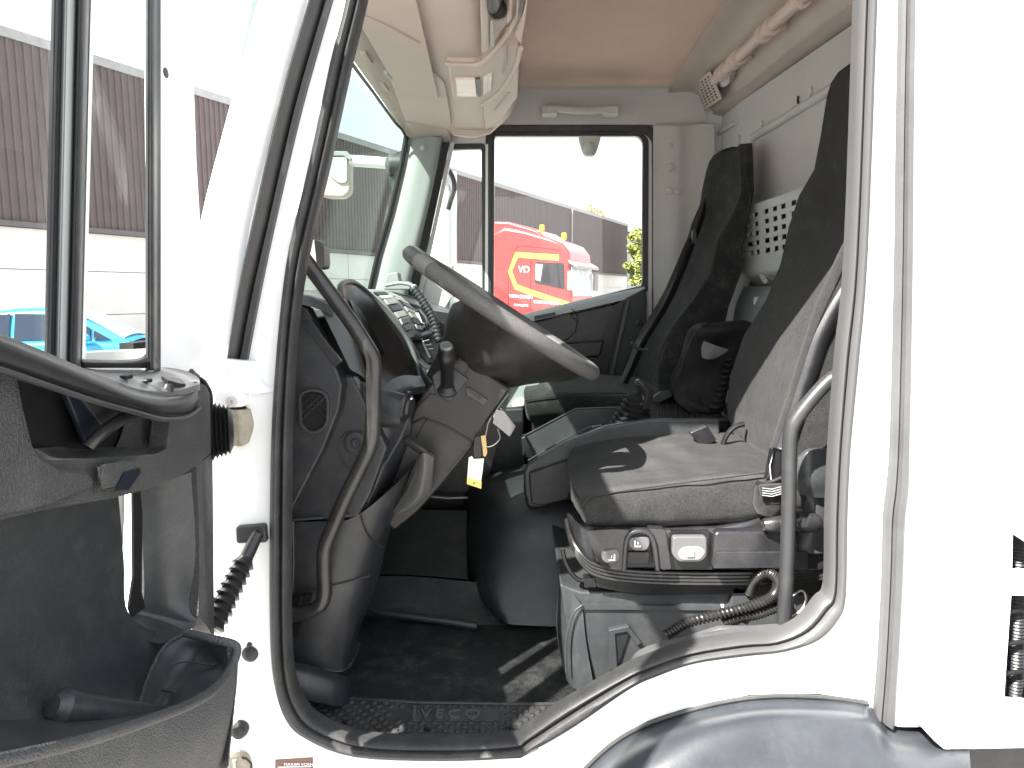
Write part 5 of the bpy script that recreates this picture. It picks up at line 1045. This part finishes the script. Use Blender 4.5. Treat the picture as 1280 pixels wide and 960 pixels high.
def seat_base():
    b = mk('seat_box', pl([(700, 730), (726, 740), (1030, 742), (1036, 800), (960, 830), (820, 850), (742, 866), (728, 860), (712, 820)], 1.62, .45), M['grey'], T, bevel=.006)
    mk('box_lid_edge', pl([(727, 756), (905, 757), (905, 760), (727, 759.5)], 1.612, .02), M['lining'], b)
    mk('box_top', G().plate([P(727, 757, 1.60), P(900, 758, 1.60), P(905, 744, 1.70), P(722, 742, 1.70)], (0, 0, -.01)), M['grey'], b)
    mk('box_front_panel', pl([(729, 761), (900, 760), (960, 800), (820, 850), (745, 866), (733, 800)], 1.608, .03), M['grey'], b, bevel=.003)
    mk('box_corner', G().patch([[P(700, 722, 1.75), P(703, 728, 1.66), P(716, 742, 1.62), P(728, 758, 1.60)], [P(696, 790, 1.78), P(700, 792, 1.68), P(714, 800, 1.61), P(733, 805, 1.60)], [P(706, 846, 1.76), P(708, 850, 1.66), P(720, 862, 1.60), P(744, 866, 1.59)]], 6, 6, (0, .02, 0)), M['grey'], b)
    mk('corner_gasket', G().tube(smooth([P(u, v, 1.615) for u, v in ((727, 757), (728, 790), (733, 820), (744, 864))], 4), .003, 6), M['black'], b)
    mk('corner_rib', G().tube(smooth([P(u, v, 1.595) for u, v in ((728, 756), (716, 768), (708, 800), (708, 840))], 4), .003, 6), M['grey'], b)
    # notch moulding
    mk('notch', pl([(761, 790), (789, 785), (772, 836), (762, 838)], 1.600, .02), M['dash'], b, bevel=.002)
    mk('notch_rib', pl([(761, 788), (786, 783), (802, 804), (797, 808), (784, 790), (769, 793), (772, 835), (762, 838)], 1.594, .02), M['grey'], b, bevel=.002)
    mk('brass_rivet', G().lathe(P(774, 750, 1.64), (0, -.4, 1), [(0, .008), (.003, .007), (.004, .002)], 12), M['tagp'], b)
    # sill cover
    mk('sill_cover', G().patch([[P(u, v, y) for u, v, y in ((722, 884, 1.50), (775, 848, 1.47), (800, 812, 1.47), (870, 793, 1.47), (940, 782, 1.47), (1000, 778, 1.47))],
                                [P(u, v + 2, y) for u, v, y in ((724, 889, 1.44), (780, 848, 1.43), (810, 830, 1.42), (870, 804, 1.42), (940, 793, 1.42), (1000, 788, 1.42))],
                                [P(u, v + 4, y) for u, v, y in ((728, 894, 1.41), (785, 856, 1.40), (815, 834, 1.395), (870, 812, 1.395), (940, 800, 1.395), (1005, 790, 1.395))]], 6, 5, (0, .01, -.01)), M['sillgrey'], T)
    mk('sill_fin', pl([(790, 838), (796, 820), (900, 786), (950, 786), (970, 798), (840, 826), (800, 846)], 1.50, .02), M['sillgrey'], T, bevel=.004)
    c = mk('air_hose', G().coil([P(u, v, y) for u, v, y in ((833, 794, 1.54), (860, 778, 1.54), (900, 768, 1.54), (938, 758, 1.54), (966, 745, 1.54), (972, 726, 1.54), (958, 716, 1.55), (942, 726, 1.58), (936, 742, 1.60))], .0095, .0036, 62), M['bar2'], T)
    mk('hose_core', G().tube(smooth([P(u, v, y) for u, v, y in ((833, 794, 1.54), (860, 778, 1.54), (900, 768, 1.54), (938, 758, 1.54), (966, 745, 1.54), (972, 726, 1.54), (958, 716, 1.55), (942, 726, 1.58), (936, 742, 1.60))], 8), .0085, 8), M['black'], c)
    c = mk('air_hose', G().coil([P(u, v, 1.55) for u, v in ((905, 779), (922, 772), (945, 768), (968, 760), (990, 752))], .0095, .0036, 26), M['bar2'], T)
    mk('hose_bracket', pl([(916, 733), (935, 737), (940, 760), (918, 782), (904, 780), (914, 755)], 1.60, .03), M['grey'], T, bevel=.003)
    mk('floor_cable', G().tube(smooth([P(u, v, 1.6) for u, v in ((990, 745), (1002, 738), (1008, 748), (1002, 762), (990, 770))], 5), .0025, 6), M['lining'], T)
    mk('floor_cable', G().tube(smooth([P(u, v, 1.65) for u, v in ((1010, 720), (1026, 735), (1028, 760), (1014, 776))], 5), .006, 8), M['black'], T)
seat_base()
def passenger_seat():
    s = bpy.data.objects.new('passenger_seat', None); link(s, T); s['label'] = 'passenger seat with dark fabric cover, in shade'
    g = G().patch([
        [P(672, 474, 3.0), P(720, 467, 3.0), P(780, 470, 3.0), P(860, 478, 3.0)],
        [P(660, 480, 2.85), P(710, 474, 2.85), P(780, 478, 2.85), P(860, 486, 2.85)],
        [P(655, 488, 2.68), P(705, 484, 2.66), P(780, 488, 2.66), P(860, 496, 2.66)],
        [P(656, 500, 2.60), P(705, 494, 2.58), P(770, 500, 2.58), P(860, 510, 2.58)],
        [P(660, 518, 2.59), P(706, 512, 2.575), P(770, 516, 2.57), P(860, 530, 2.57)],
        [P(668, 528, 2.62), P(708, 524, 2.6), P(770, 526, 2.6), P(860, 540, 2.6)]], 7, 5)
    g.patch([[P(672, 474, 3.0), P(660, 480, 2.85), P(655, 488, 2.68), P(656, 500, 2.60), P(660, 518, 2.59), P(668, 528, 2.62)], [P(672, 500, 3.0), P(660, 506, 2.85), P(657, 512, 2.7), P(658, 520, 2.63), P(662, 526, 2.61), P(668, 530, 2.62)]], 4, 4)
    mk('cushion', g, M['fabricd'], s, ang=180)
    mk('piping', G().tube(smooth([P(u, v, y) for u, v, y in ((657, 500, 2.585), (700, 494, 2.565), (740, 491, 2.565), (790, 492, 2.57))], 5), .003, 6), M['fabric'], s)
    mk('seat_pedestal', pl([(664, 522), (850, 535), (850, 640), (670, 640)], 2.68, .3), M['dash'], s, bevel=.01)
    secs = [(186.5, 913, 911, 2.83, 2.87), (187.5, 917, 906, 2.80, 2.90), (190, 921, 899, 2.775, 2.93), (195, 924, 892, 2.75, 2.95), (203, 924, 887, 2.725, 2.96), (216, 926, 883, 2.69, 2.97), (235, 928, 879, 2.655, 2.97), (256, 925, 876, 2.62, 2.98), (280, 908, 866, 2.60, 3.0), (310, 897, 857, 2.58, 3.02), (345, 887, 843, 2.56, 3.03), (380, 863, 824, 2.55, 3.04), (415, 838, 803, 2.55, 3.04), (450, 824, 796, 2.55, 3.04), (480, 821, 795, 2.55, 3.03), (500, 824, 800, 2.56, 3.0)]
    g = G(); vs = []
    for v, a, b, yn, yf in sections(secs, [(150, 926), (190, 926), (240, 928), (262, 920), (302, 897), (345, 887), (380, 863), (415, 838), (445, 825), (480, 822), (520, 824)]):
        zz = b.z; xm = (a.x + b.x) / 2; ym = (yn + yf) / 2; bo = .04 if v > 260 else .01; dep = .02 if v < 189 else .03 if v < 200 else .035 if v < 217 else .035 if v < 240 else .048 if v < 260 else .08 if v < 290 else .10 if v < 320 else .125 if v < 350 else .15 if v < 400 else .2
        ring = [V(a.x + .04, yn - .012, zz), V(a.x, yn + .004, zz), V(a.x + bo * .2, yn + .05, zz), V(xm + bo, ym, zz), V(b.x + bo * .2, yf - .05, zz), V(b.x, yf, zz), V(xm + dep, yf, zz), V(xm + dep + .012, ym, zz), V(xm + dep, yn, zz)]
        ring = smooth(ring, 4, True); n = len(ring); vs += ring
    m = len(secs); g.add(vs, [(i * n + k, i * n + (k + 1) % n, (i + 1) * n + (k + 1) % n, (i + 1) * n + k) for i in range(m - 1) for k in range(n)] + [tuple(range(n)), tuple((m - 1) * n + k for k in range(n))])
    bk = mk('backrest', g, M['fabricd'], s, ang=180)
    mk('backrest_seam', G().tube(smooth([P(u, v, 2.545) for u, v in ((897, 302), (887, 345), (863, 380), (838, 415), (825, 445), (822, 480))], 5), .003, 6), M['fabric'], bk)
    b = mk('seat_belt', G().patch([[P(u - w_, v, y), P(u, v - 1, y - .01), P(u + w_, v, y)] for u, v, y, w_ in ((884, 238, 2.95, 3), (876, 272, 2.9, 4), (862, 305, 2.85, 6), (848, 340, 2.8, 7), (830, 380, 2.78, 7), (812, 410, 2.76, 7), (800, 430, 2.75, 7), (790, 455, 2.75, 6), (778, 480, 2.75, 6))], 3, 5, (.003, .003, 0)), M['black'], s)
    mk('belt_guide', G().tube(smooth([P(u, v, 2.74) for u, v in ((789, 428), (794, 434), (803, 437), (810, 437))], 4), .006, 8), M['bar'], b)
    mk('belt_stop', pl([(866, 288), (870, 286), (871, 303), (866, 305)], 2.82, .02), M['bar'], b)
passenger_seat()
def centre():
    # middle seat folded down as a table, gridded top
    y0, y1 = 2.22, 2.56
    A, B, C_, D = P(806, 500, y1), P(930, 500, y1), P(930, 528, y0), P(806, 524, y0)
    A.z = B.z = C_.z = D.z = P(860, 525, y0).z
    tb = mk('folded_seat_table', G().plate([A, B, C_, D], (0, 0, -.035)), M['black'], T, bevel=.006, label='middle seat folded flat into a table with a gridded black top')
    n1, n2 = 16, 9
    base = None
    for i in range(n1):
        for j in range(n2):
            p = bil(D, C_, B, A, (i + .5) / n1, (j + .5) / n2)
            if base is None: base = o = mk('grid_pad', G().box((0, 0, .0015), ((C_.x - D.x) / n1 * .8, (A.y - D.y) / n2 * .78, .003)), M['bar2'], tb)
            else: o = base.copy(); col.objects.link(o)
            o.location = p - WL[tb.name]
    mk('table_rim', G().tube([D + V(0, -.006, 0), C_ + V(0, -.006, 0)], .006, 8), M['bar'], tb)
    mk('table_front', pl([(806, 530), (925, 530), (925, 545), (806, 545)], y0 + .01, .2), M['dash'], tb)
    mk('front_notch', pl([(846, 532), (850, 531), (862, 538), (860, 541)], y0 - .002, .01), M['grey'], tb)
    mk('table_latch', pl(rnd([(812, 500), (826, 490), (842, 488), (840, 496), (822, 504)], 2), 2.5, .03), M['bar'], tb, bevel=.003)
    # gear lever console
    c = mk('gear_console', pl([(655, 590), (660, 580), (672, 574), (707, 553), (757, 533), (810, 524), (900, 524), (900, 600), (707, 626), (675, 635), (661, 634), (656, 615)], 2.12, .03), M['grey'], T, bevel=.008, seg=3)
    mk('console_side', pl([(661, 592), (672, 588), (712, 575), (712, 624), (677, 633), (664, 630)], 2.10, .03), M['dash'], c, bevel=.006)
    mk('console_back', pl([(655, 546), (719, 512), (757, 510), (820, 510), (830, 560), (750, 560), (668, 580), (657, 572)], 2.44, .03), M['grey'], c, bevel=.005)
    mk('console_cap', pl(rnd([(651, 548), (657, 545), (668, 572), (662, 576), (653, 570)], 2), 2.40, .05), M['black'], c, bevel=.004)
    mk('console_nose', G().patch([[P(656, 590, 2.12), P(655, 574, 2.3), P(655, 560, 2.44)], [P(655, 615, 2.12), P(655, 600, 2.3), P(655, 586, 2.44)], [P(661, 636, 2.12), P(660, 618, 2.3), P(660, 600, 2.44)]], 4, 4), M['black'], c)
    mk('tray_floor', G().patch([[P(u, v, 2.42) for u, v in ((668, 580), (710, 556), (760, 536), (830, 532))], [P(u, v, 2.28) for u, v in ((667, 584), (710, 560), (760, 540), (830, 535))], [P(u, v, 2.15) for u, v in ((668, 594), (710, 570), (760, 549), (830, 541))]], 5, 4), M['dash'], c)
    for pts, y, r in ((((662, 594), (672, 586), (709, 566), (757, 545), (812, 540)), 2.125, .004), (((660, 577), (668, 572), (702, 552), (735, 535), (757, 534)), 2.30, .004), (((655, 546), (719, 512), (775, 510)), 2.44, .004)):
        mk('console_rail', G().tube([P(u, v - 1, y) for u, v in pts], r * .8, 8), M['bar'], c)
    for (pts) in (((668, 588), (678, 578), (684, 582), (690, 578), (684, 590), (674, 594)), ((706, 562), (712, 556), (718, 558), (722, 562), (716, 570), (708, 572))):
        mk('cup_clip', pl(pts, 2.2, .03), M['grey'], c, bevel=.003)
    for u, v in ((683, 581), (716, 562)): mk('cup_well', G().lathe(P(u, v, 2.24), (0, 0, 1), [(-.02, .03), (.004, .034), (.004, .030), (-.015, .028)], 20), M['black'], c)
    mk('tray_divider', pl([(740, 534), (752, 532), (758, 546), (748, 548)], 2.2, .02), M['black'], c)
    # gear lever: gaiter in folds, shaft and knob
    a = P(788, 535, 2.24); b = P(800, 482, 2.22); d = b - a; L = d.length; pr = []; n = 7
    for k in range(n):
        r = .070 - .040 * (k / n) ** 1.0; z = L * .80 * k / n; z1 = L * .80 * (k + 1) / n
        pr += [(z, r), (z + (z1 - z) * .35, r * 1.02), (z + (z1 - z) * .7, r * .80), (z1, r * .80)]
    gl = mk('gear_lever', G().lathe(a, d, [(-.004, .074)] + pr + [(L * .82, .018), (L * .84, .005)], 28, 1.0), M['bagm'], T, ang=50)
    mk('lever_shaft', G().tube(smooth([P(u, v, 2.21) for u, v in ((797, 518), (801, 504), (806, 494), (807, 484))], 5), [.016] * 6 + [.013] * 10, 12), M['bar2'], gl)
    mk('gear_knob', G().patch([[P(794, 480, 2.21), P(798, 475, 2.20), P(806, 477, 2.20)], [P(798, 487, 2.21), P(806, 484, 2.175), P(816, 486, 2.20)], [P(803, 497, 2.21), P(809, 495, 2.18), P(817, 494, 2.20)], [P(800, 512, 2.21), P(805, 512, 2.19), P(811, 512, 2.20)]], 6, 6, (0, .03, 0)), M['bar'], gl)
    # lit lower corner of the passenger dash behind the keys
    mk('glovebox_corner', pl([(620, 507), (648, 470), (668, 469), (682, 492), (655, 512), (655, 560), (618, 560)], 2.78, .1), M['pillar'], T, bevel=.01)
    mk('floor_lamp', pl(rnd([(640, 503), (648, 498), (656, 498), (656, 508), (640, 510)], 3), 2.76, .02), M['lining'], T, bevel=.004)
    mk('console_front_panel', pl([(612, 512), (655, 510), (657, 640), (600, 600)], 2.74, .1), M['dash'], T, bevel=.01)
centre()
def bag():
    rows = []
    prof = [(402, 884, 934, .02), (406, 874, 942, .07), (416, 868, 944, .10), (432, 861, 938, .13), (455, 854, 926, .15), (480, 848, 912, .16), (497, 843, 905, .16), (508, 850, 903, .15), (520, 872, 900, .13)]
    g = G(); vs = []
    for i, (v, ul, ur, dp) in enumerate(prof):
        y = 2.34 - .02 * math.sin(i)
        a = P(ul, v, y); b = P(ur, v, y); c = (a + b) / 2
        ring = [a + V(0, .01, 0), a + V(.002, -.002, 0), a + V(.01, -.006, 0), a.lerp(b, .35) + V(0, -.012 + .012 * math.sin(i * 2.6), 0), a.lerp(b, .6) + V(0, -.010 + .016 * math.cos(i * 2.1), 0), b + V(-.012, -.006, 0), b + V(-.002, 0, 0), b + V(0, .02, 0), b + V(-.01, dp, 0), c + V(0, dp + .03, 0), a + V(.01, dp, 0)]
        ring = smooth(ring, 3, True); n = len(ring); vs += ring
    m = len(prof); g.add(vs, [(i * n + k, i * n + (k + 1) % n, (i + 1) * n + (k + 1) % n, (i + 1) * n + k) for i in range(m - 1) for k in range(n)] + [tuple(range(n)), tuple((m - 1) * n + k for k in range(n))])
    t = thing('bag', 'slouching black nylon bag with a grey flap on the folded middle seat', 'bag', P(875, 512, 2.4))
    body = mk('bag_body', g, M['bagm'], t, ang=180, sub=2)
    tex = bpy.data.textures.new('crumple', 'CLOUDS'); tex.noise_scale = .13; tex.noise_depth = 4
    d = body.modifiers.new('crumple', 'DISPLACE'); d.texture = tex; d.strength = .04; d.mid_level = .5; d.texture_coords = 'LOCAL'
    mk('flap', G().patch([[P(880, 426, 2.285), P(895, 432, 2.275), P(911, 437, 2.28)], [P(877, 436, 2.275), P(890, 440, 2.265), P(902, 444, 2.275)], [P(878, 447, 2.275), P(884, 449, 2.268), P(892, 449, 2.275)]], 5, 5, (0, .006, 0)), M['bagflap'], t)
    for k in range(9):
        v = 448 + k * 7.5; mk('side_pleat', G().tube(smooth([P(908 - k * 2.4, v, 2.29), P(914 - k * 2.2, v + 1.5, 2.275), P(919 - k * 2.0, v - 1, 2.29)], 4), .006, 8), M['bagm'], t)
bag()

# ------------------------------------------------------------------ the open driver door, seen from its inside
def px(poly, X, d, holes=(), r=0):
    f = lambda q: [PX(a, b, X) for a, b in (rnd(q, r) if r else [x[:2] for x in q])]
    return G().plate(f(poly), (d, 0, 0), [f(h) for h in holes])
def driver_door():
    # outer skin with the low kerb window
    sk = [V(-.64, 1.31, CAMZ - .10), V(-.64, 1.31, CAMZ - 1.0), V(-.64, .36, CAMZ - 1.0), V(-.64, .36, CAMZ - .05)]
    kw = [PX(u, v, -.64) for u, v in ((120, 612), (178, 606), (176, 772), (120, 780))]
    d = mk('driver_door', G().plate(sk, (-.03, 0, 0), [kw]), M['white'], T, label='driver door swung wide open at the left, its inner trim towards the camera')
    # window frame: white front upright, gaskets and the divider
    X = -.60
    fr = [(201, 470), (196, 200), (192, -330), (238, -330), (243, 115), (246, 200), (251, 282), (262, 470)]
    mk('frame_upright', px(fr, X, -.02), M['white'], d, bevel=.002)
    mk('frame_top', G().plate([V(-.64, 1.25, CAMZ + .80), V(-.64, .36, CAMZ + .80), V(-.64, .36, CAMZ + .88), V(-.64, 1.24, CAMZ + .88)], (.05, 0, 0)), M['white'], d)
    mk('frame_rear', G().plate([V(-.64, .42, CAMZ - .06), V(-.64, .36, CAMZ - .06), V(-.64, .36, CAMZ + .80), V(-.64, .42, CAMZ + .80)], (.05, 0, 0)), M['white'], d)
    for u, v, r in ((207, 91, .0085), (210, -60, .006)): mk('frame_screw', G().lathe(PX(u, v, X + .0), (1, 0, 0), [(-.001, r), (.001, r), (.002, r * .5)], 14), M['bar'], d)
    mk('upright_gasket', G().patch([[PX(185, v, X + .012), PX(188, v, X + .022), PX(193, v, X + .022), PX(196, v, X + .016), PX(201, v, X + .014)] for v in (-330, 0, 200, 440, 460)], 3, 3, (-.004, 0, 0)), M['bar'], d)
    mk('lower_gasket', G().patch([[PX(u, v, X + .012) for u, v in ((105, 449), (150, 450), (178, 447), (190, 436))], [PX(u, v, X + .020) for u, v in ((105, 453), (150, 454), (182, 453), (194, 446))], [PX(u, v, X + .012) for u, v in ((105, 460), (150, 460), (186, 460), (200, 458))]], 4, 3, (-.004, 0, 0)), M['grip'], d)
    dv = ((74, -330), (68, 0), (64, 200), (59, 440), (58, 470)); w_ = ((50, -330), (45, 0), (44, 200), (43, 440), (43, 470))
    def strip(nm, a, b, m, dx=0, xx=.02): mk(nm, G().patch([[PX(u + a * ww[0], v, X + .004), PX(u + (a + (b - a) * .3) * ww[0], v, X + xx), PX(u + (a + (b - a) * .7) * ww[0], v, X + xx), PX(u + b * ww[0], v, X + .004)] for (u, v), ww in zip(dv, w_)], 3, 4, (-.003, 0, 0)), m, d)
    strip('divider_channel', -.02, .26, M['black'], xx=.012); strip('divider_bar', .24, .66, M['pillar'], xx=.016); strip('divider_rubber', .64, 1.0, M['bar'], xx=.024); strip('divider_reflection', .98, 1.12, M['white'], xx=.008)  # the last white strip stands in for a reflection beside the divider
    mk('quarter_light', G().plate([PX(u, v, X) for u, v in ((104, 462), (115, -330), (188, -330), (196, 462))], (.004, 0, 0)), M['dglass'], d)
    mk('window_glass', G().plate([PX(62, 470, X - .01), PX(76, -330, X - .01), V(X - .01, .42, CAMZ + .8), V(X - .01, .42, CAMZ - .08)], (.004, 0, 0)), M['dglass'], d)
    # trim: main moulding with the pull recess
    out = [(-330, 250), (-100, 375), (0, 418), (60, 443), (120, 468), (175, 490), (212, 494), (246, 477), (258, 482, 6), (263, 492), (264, 566), (246, 582), (225, 596), (180, 613), (140, 623), (60, 637), (0, 650), (-330, 730)]
    hole = [(20, 464), (80, 484), (150, 507), (200, 522), (213, 524), (209, 560), (196, 567), (110, 573), (60, 575), (42, 562), (29, 510)]
    t = mk('upper_trim', px([q[:2] for q in out], -.55, -.03, [rnd(hole, 5)]), M['trim'], d, bevel=.006, seg=3)
    mk('recess_back', px([(0, 440), (230, 500), (228, 590), (0, 600)], -.605, -.01), M['black'], d)
    mk('recess_floor', G().patch([[PX(u, v, -.552) for u, v in ((30, 563), (62, 576), (110, 574), (196, 568), (212, 560))], [PX(u, v, -.58) for u, v in ((50, 560), (80, 568), (120, 566), (196, 560), (212, 553))], [PX(u, v, -.61) for u, v in ((80, 558), (100, 560), (130, 558), (196, 552), (212, 548))]], 4, 3, (0, 0, -.004)), M['trim'], d)
    mk('recess_end', G().patch([[PX(u, v, x) for u, v, x in ((213, 522, -.552), (190, 518, -.59), (160, 515, -.60))], [PX(u, v, x) for u, v, x in ((213, 545, -.552), (188, 545, -.59), (150, 548, -.60))], [PX(u, v, x) for u, v, x in ((209, 562, -.552), (185, 562, -.58), (140, 566, -.60))]], 4, 4, (0, .01, 0)), M['trim'], d)
    mk('recess_plate', px([(74, 488), (100, 498), (145, 522), (118, 556), (100, 554), (92, 532)], -.595, .008), mat('navy_plastic', (.014, .018, .028), .35), d, bevel=.002)
    mk('recess_fillet', px([(95, 496), (142, 510), (146, 524), (130, 542)], -.590, .006), M['grey'], d, bevel=.002)
    mk('pull_strap', G().tube(smooth([PX(u, v, x) for u, v, x in ((110, 560, -.57), (120, 548, -.565), (138, 533, -.56), (160, 521, -.56), (190, 514, -.555))], 5), .0085, 12), M['grip'], d)
    # nearer swell of the trim at the left
    mk('armrest_swell', px([(-330, 240), (-100, 372), (0, 414), (10, 420), (17, 432), (21, 450), (27, 508), (37, 545), (52, 570), (75, 584), (112, 590), (120, 600), (116, 612), (60, 634), (0, 648), (-330, 740)], -.535, -.035), M['trim'], d, bevel=.014, seg=4)
    # padded grip
    top = [(-60, 392, -.50), (0, 416, -.50), (60, 441, -.50), (120, 467, -.50), (172, 488, -.505), (205, 494, -.515), (232, 490, -.532), (247, 478, -.552)]
    bot = [(-60, 440, -.50), (0, 458, -.50), (60, 478, -.50), (120, 498, -.50), (172, 512, -.505), (205, 520, -.515), (235, 517, -.532), (249, 506, -.552)]
    rows = [[PX(u, v, x - .03) for u, v, x in top], [PX(u, v + 3, x - .008) for u, v, x in top], [PX(u, v + 10, x + .004) for u, v, x in top], [PX((a[0] + b[0]) / 2, (a[1] + b[1]) / 2 + 4, a[2] + .006) for a, b in zip(top, bot)], [PX(u, v - 6, x + .002) for u, v, x in bot], [PX(u, v, x - .008) for u, v, x in bot], [PX(u, v - 1, x - .03) for u, v, x in bot]]
    gp = mk('door_grip', G().patch(rows, 5, 5), M['grip'], d, ang=180)
    mk('grip_lip', G().tube(smooth([PX(u, v + 4, x + .002) for u, v, x in bot], 4), .0035, 8), M['bar'], gp)
    # ledge under the quarter light with its slots
    mk('trim_ledge', G().patch([[PX(u, v, -.60) for u, v in ((60, 452), (113, 460), (180, 459), (215, 460), (235, 464))], [PX(u, v, -.575) for u, v in ((60, 446), (116, 463), (185, 468), (228, 468), (248, 472))], [PX(u, v, -.54) for u, v in ((50, 440), (120, 467), (175, 487), (215, 489), (250, 480))]], 5, 4, (0, 0, -.01)), M['ledge'], d)  # pale colour stands in for the sun's gloss on this surface
    mk('ledge_end', G().patch([[PX(235, 464, -.60), PX(254, 474, -.57), PX(262, 486, -.55)], [PX(240, 470, -.60), PX(258, 490, -.58), PX(265, 500, -.56)], [PX(240, 570, -.60), PX(258, 570, -.58), PX(265, 566, -.56)]], 4, 4, (0, .006, 0)), M['trim'], d)
    for u, v in ((158, 471), (183, 476)): mk('screw_slot', G().box(PX(u, v, -.555), (.012, .016, .006)), M['black'], d, bevel=.002)
    mk('lock_button', G().lathe(PX(210, 486, -.545), (0, .2, 1), [(-.004, .008), (.004, .008), (.008, .005)], 12), M['grip'], d)
    mk('switch_strip', G().patch([[PX(u, v, -.560) for u, v in ((202, 475), (225, 478), (230, 482))], [PX(u, v, -.545) for u, v in ((210, 480), (226, 484), (232, 484))]], 3, 3, (0, 0, .006)), M['grip'], d)
    cp = mk('trim_cap', G().lathe(PX(135, 594, -.535), (1, 0, 0), [(-.004, .016), (.001, .016), (.002, .014), (.002, .003)], 20), M['trim'], d)
    mk('cap_seat', px([(121, 584), (152, 575), (180, 576), (182, 592), (160, 604), (126, 612)], -.536, .002), M['trim'], d, bevel=.004)
    mk('latch_notch', px([(155, 590), (174, 585), (176, 590), (160, 612), (142, 614)], -.533, .001), mat('navy2', (.010, .013, .02), .3), d)
    # lower door: smooth pocket wall
    g = G().patch([[PX(u, v, x) for u, v, x in ((-200, 660, -.57), (0, 640, -.575), (80, 630, -.58), (148, 618, -.59))],
                   [PX(u, v, x) for u, v, x in ((-200, 720, -.58), (0, 700, -.59), (80, 695, -.595), (155, 700, -.60))],
                   [PX(u, v, x) for u, v, x in ((-200, 790, -.59), (0, 775, -.60), (85, 770, -.60), (162, 770, -.60))],
                   [PX(u, v, x) for u, v, x in ((-200, 840, -.58), (0, 830, -.59), (90, 825, -.59), (214, 803, -.575))],
                   [PX(u, v, x) for u, v, x in ((-200, 900, -.56), (0, 890, -.57), (95, 885, -.565), (205, 868, -.56))],
                   [PX(u, v, x) for u, v, x in ((-200, 990, -.50), (0, 975, -.50), (100, 940, -.50), (190, 905, -.50))]], 6, 5, (-.01, 0, 0))
    mk('pocket_wall', g, M['trimsm'], d, ang=60)
    mk('window_trim', px([(166, 606), (176, 612), (179, 640), (178, 740), (183, 760), (166, 772), (161, 760), (167, 720)], -.60, -.004), M['black'], d, bevel=.004)
    mk('window_reveal', G().patch([[PX(u, v, x) for u, v, x in ((170, 600, -.62), (205, 600, -.60), (246, 588, -.565))], [PX(u, v, x) for u, v, x in ((178, 680, -.62), (210, 680, -.60), (248, 680, -.565))], [PX(u, v, x) for u, v, x in ((179, 755, -.62), (215, 760, -.60), (248, 768, -.565))], [PX(u, v, x) for u, v, x in ((160, 768, -.62), (200, 778, -.59), (236, 788, -.565))], [PX(u, v, x) for u, v, x in ((165, 795, -.61), (180, 800, -.59), (200, 805, -.565))]], 5, 5, (-.006, 0, 0)), M['trimsm'], d)
    mk('trim_edge', G().patch([[PX(u, v, x) for u, v, x in ((245, 580, -.562), (256, 574, -.556), (266, 565, -.565))], [PX(u, v, x) for u, v, x in ((249, 680, -.562), (258, 680, -.556), (267, 680, -.565))], [PX(u, v, x) for u, v, x in ((248, 770, -.562), (260, 785, -.556), (268, 800, -.565))]], 4, 4, (-.03, 0, 0)), M['trim'], d)
    # pocket lip and outer face
    lip = [(231, 791, -.50), (262, 798, -.46), (288, 804, -.43), (296, 812, -.42), (290, 832, -.42), (272, 858, -.42), (240, 879, -.42), (190, 899, -.42), (120, 922, -.42), (40, 942, -.42), (-60, 962, -.42), (-300, 1000, -.42)]
    mk('pocket_lip', G().tube(smooth([PX(*q) for q in lip], 5), .0065, 10), M['trim'], d)
    f = lip[2:]; lo_ = [(288, 880), (286, 900), (284, 930), (268, 975), (236, 990), (186, 1010), (118, 1030), (40, 1050), (-60, 1080), (-300, 1120)]
    mid = [((a[0] + b[0]) / 2 + 3, (a[1] + b[1]) / 2) for a, b in zip(f, lo_)]
    mk('pocket_face', G().patch([[PX(*q) for q in f], [PX(u, v, -.425) for u, v in mid], [PX(u, v, -.45) for u, v in lo_]], 4, 5, (-.006, 0, 0)), M['trim'], d)
    mk('pocket_end', G().patch([[PX(296, 812, -.42), PX(275, 800, -.46), PX(240, 790, -.55)], [PX(294, 860, -.425), PX(272, 870, -.47), PX(245, 880, -.56)], [PX(284, 960, -.44), PX(262, 965, -.48), PX(240, 970, -.57)]], 4, 4, (0, .006, 0)), M['trim'], d)
    mk('bottle_tray', G().patch([[PX(u, v, x) for u, v, x in ((232, 793, -.54), (262, 800, -.50), (290, 808, -.44))], [PX(u, v, x) for u, v, x in ((208, 808, -.56), (245, 822, -.52), (280, 838, -.45))], [PX(u, v, x) for u, v, x in ((188, 845, -.56), (222, 850, -.53), (262, 860, -.46))], [PX(u, v, x) for u, v, x in ((174, 884, -.55), (205, 888, -.52), (235, 880, -.46))]], 5, 5, (0, .004, -.004)), M['trimsm'], d)
    mk('tray_rim', G().tube(smooth([PX(u, v, x) for u, v, x in ((231, 792, -.54), (208, 806, -.555), (190, 835, -.555), (178, 868, -.55), (175, 886, -.54), (190, 889, -.50))], 5), .003, 8), M['trim'], d)
    mk('tray_line', G().tube(smooth([PX(u, v, x) for u, v, x in ((202, 862, -.53), (220, 866, -.52), (246, 866, -.49))], 4), .0022, 6), M['trim'], d)
    mk('tray_line', G().tube(smooth([PX(u, v, x) for u, v, x in ((215, 830, -.54), (235, 827, -.52), (270, 832, -.47))], 4), .0018, 6), M['trim'], d)
    c = PX(74, 884, -.55); e = PX(196, 902, -.50)
    mk('bottle_stop', G().lathe(c, e - c, [(-.01, .012), (0, .022), (.02, .020), ((e - c).length, .020)], 20), M['trimsm'], d)
    mk('pocket_floor', G().patch([[PX(u, v, -.56) for u, v in ((-200, 900), (0, 900), (100, 895), (190, 880))], [PX(u, v, -.43) for u, v in ((-200, 1000), (0, 960), (130, 925), (250, 885))]], 4, 3, (0, 0, -.006)), M['trimsm'], d)
driver_door()
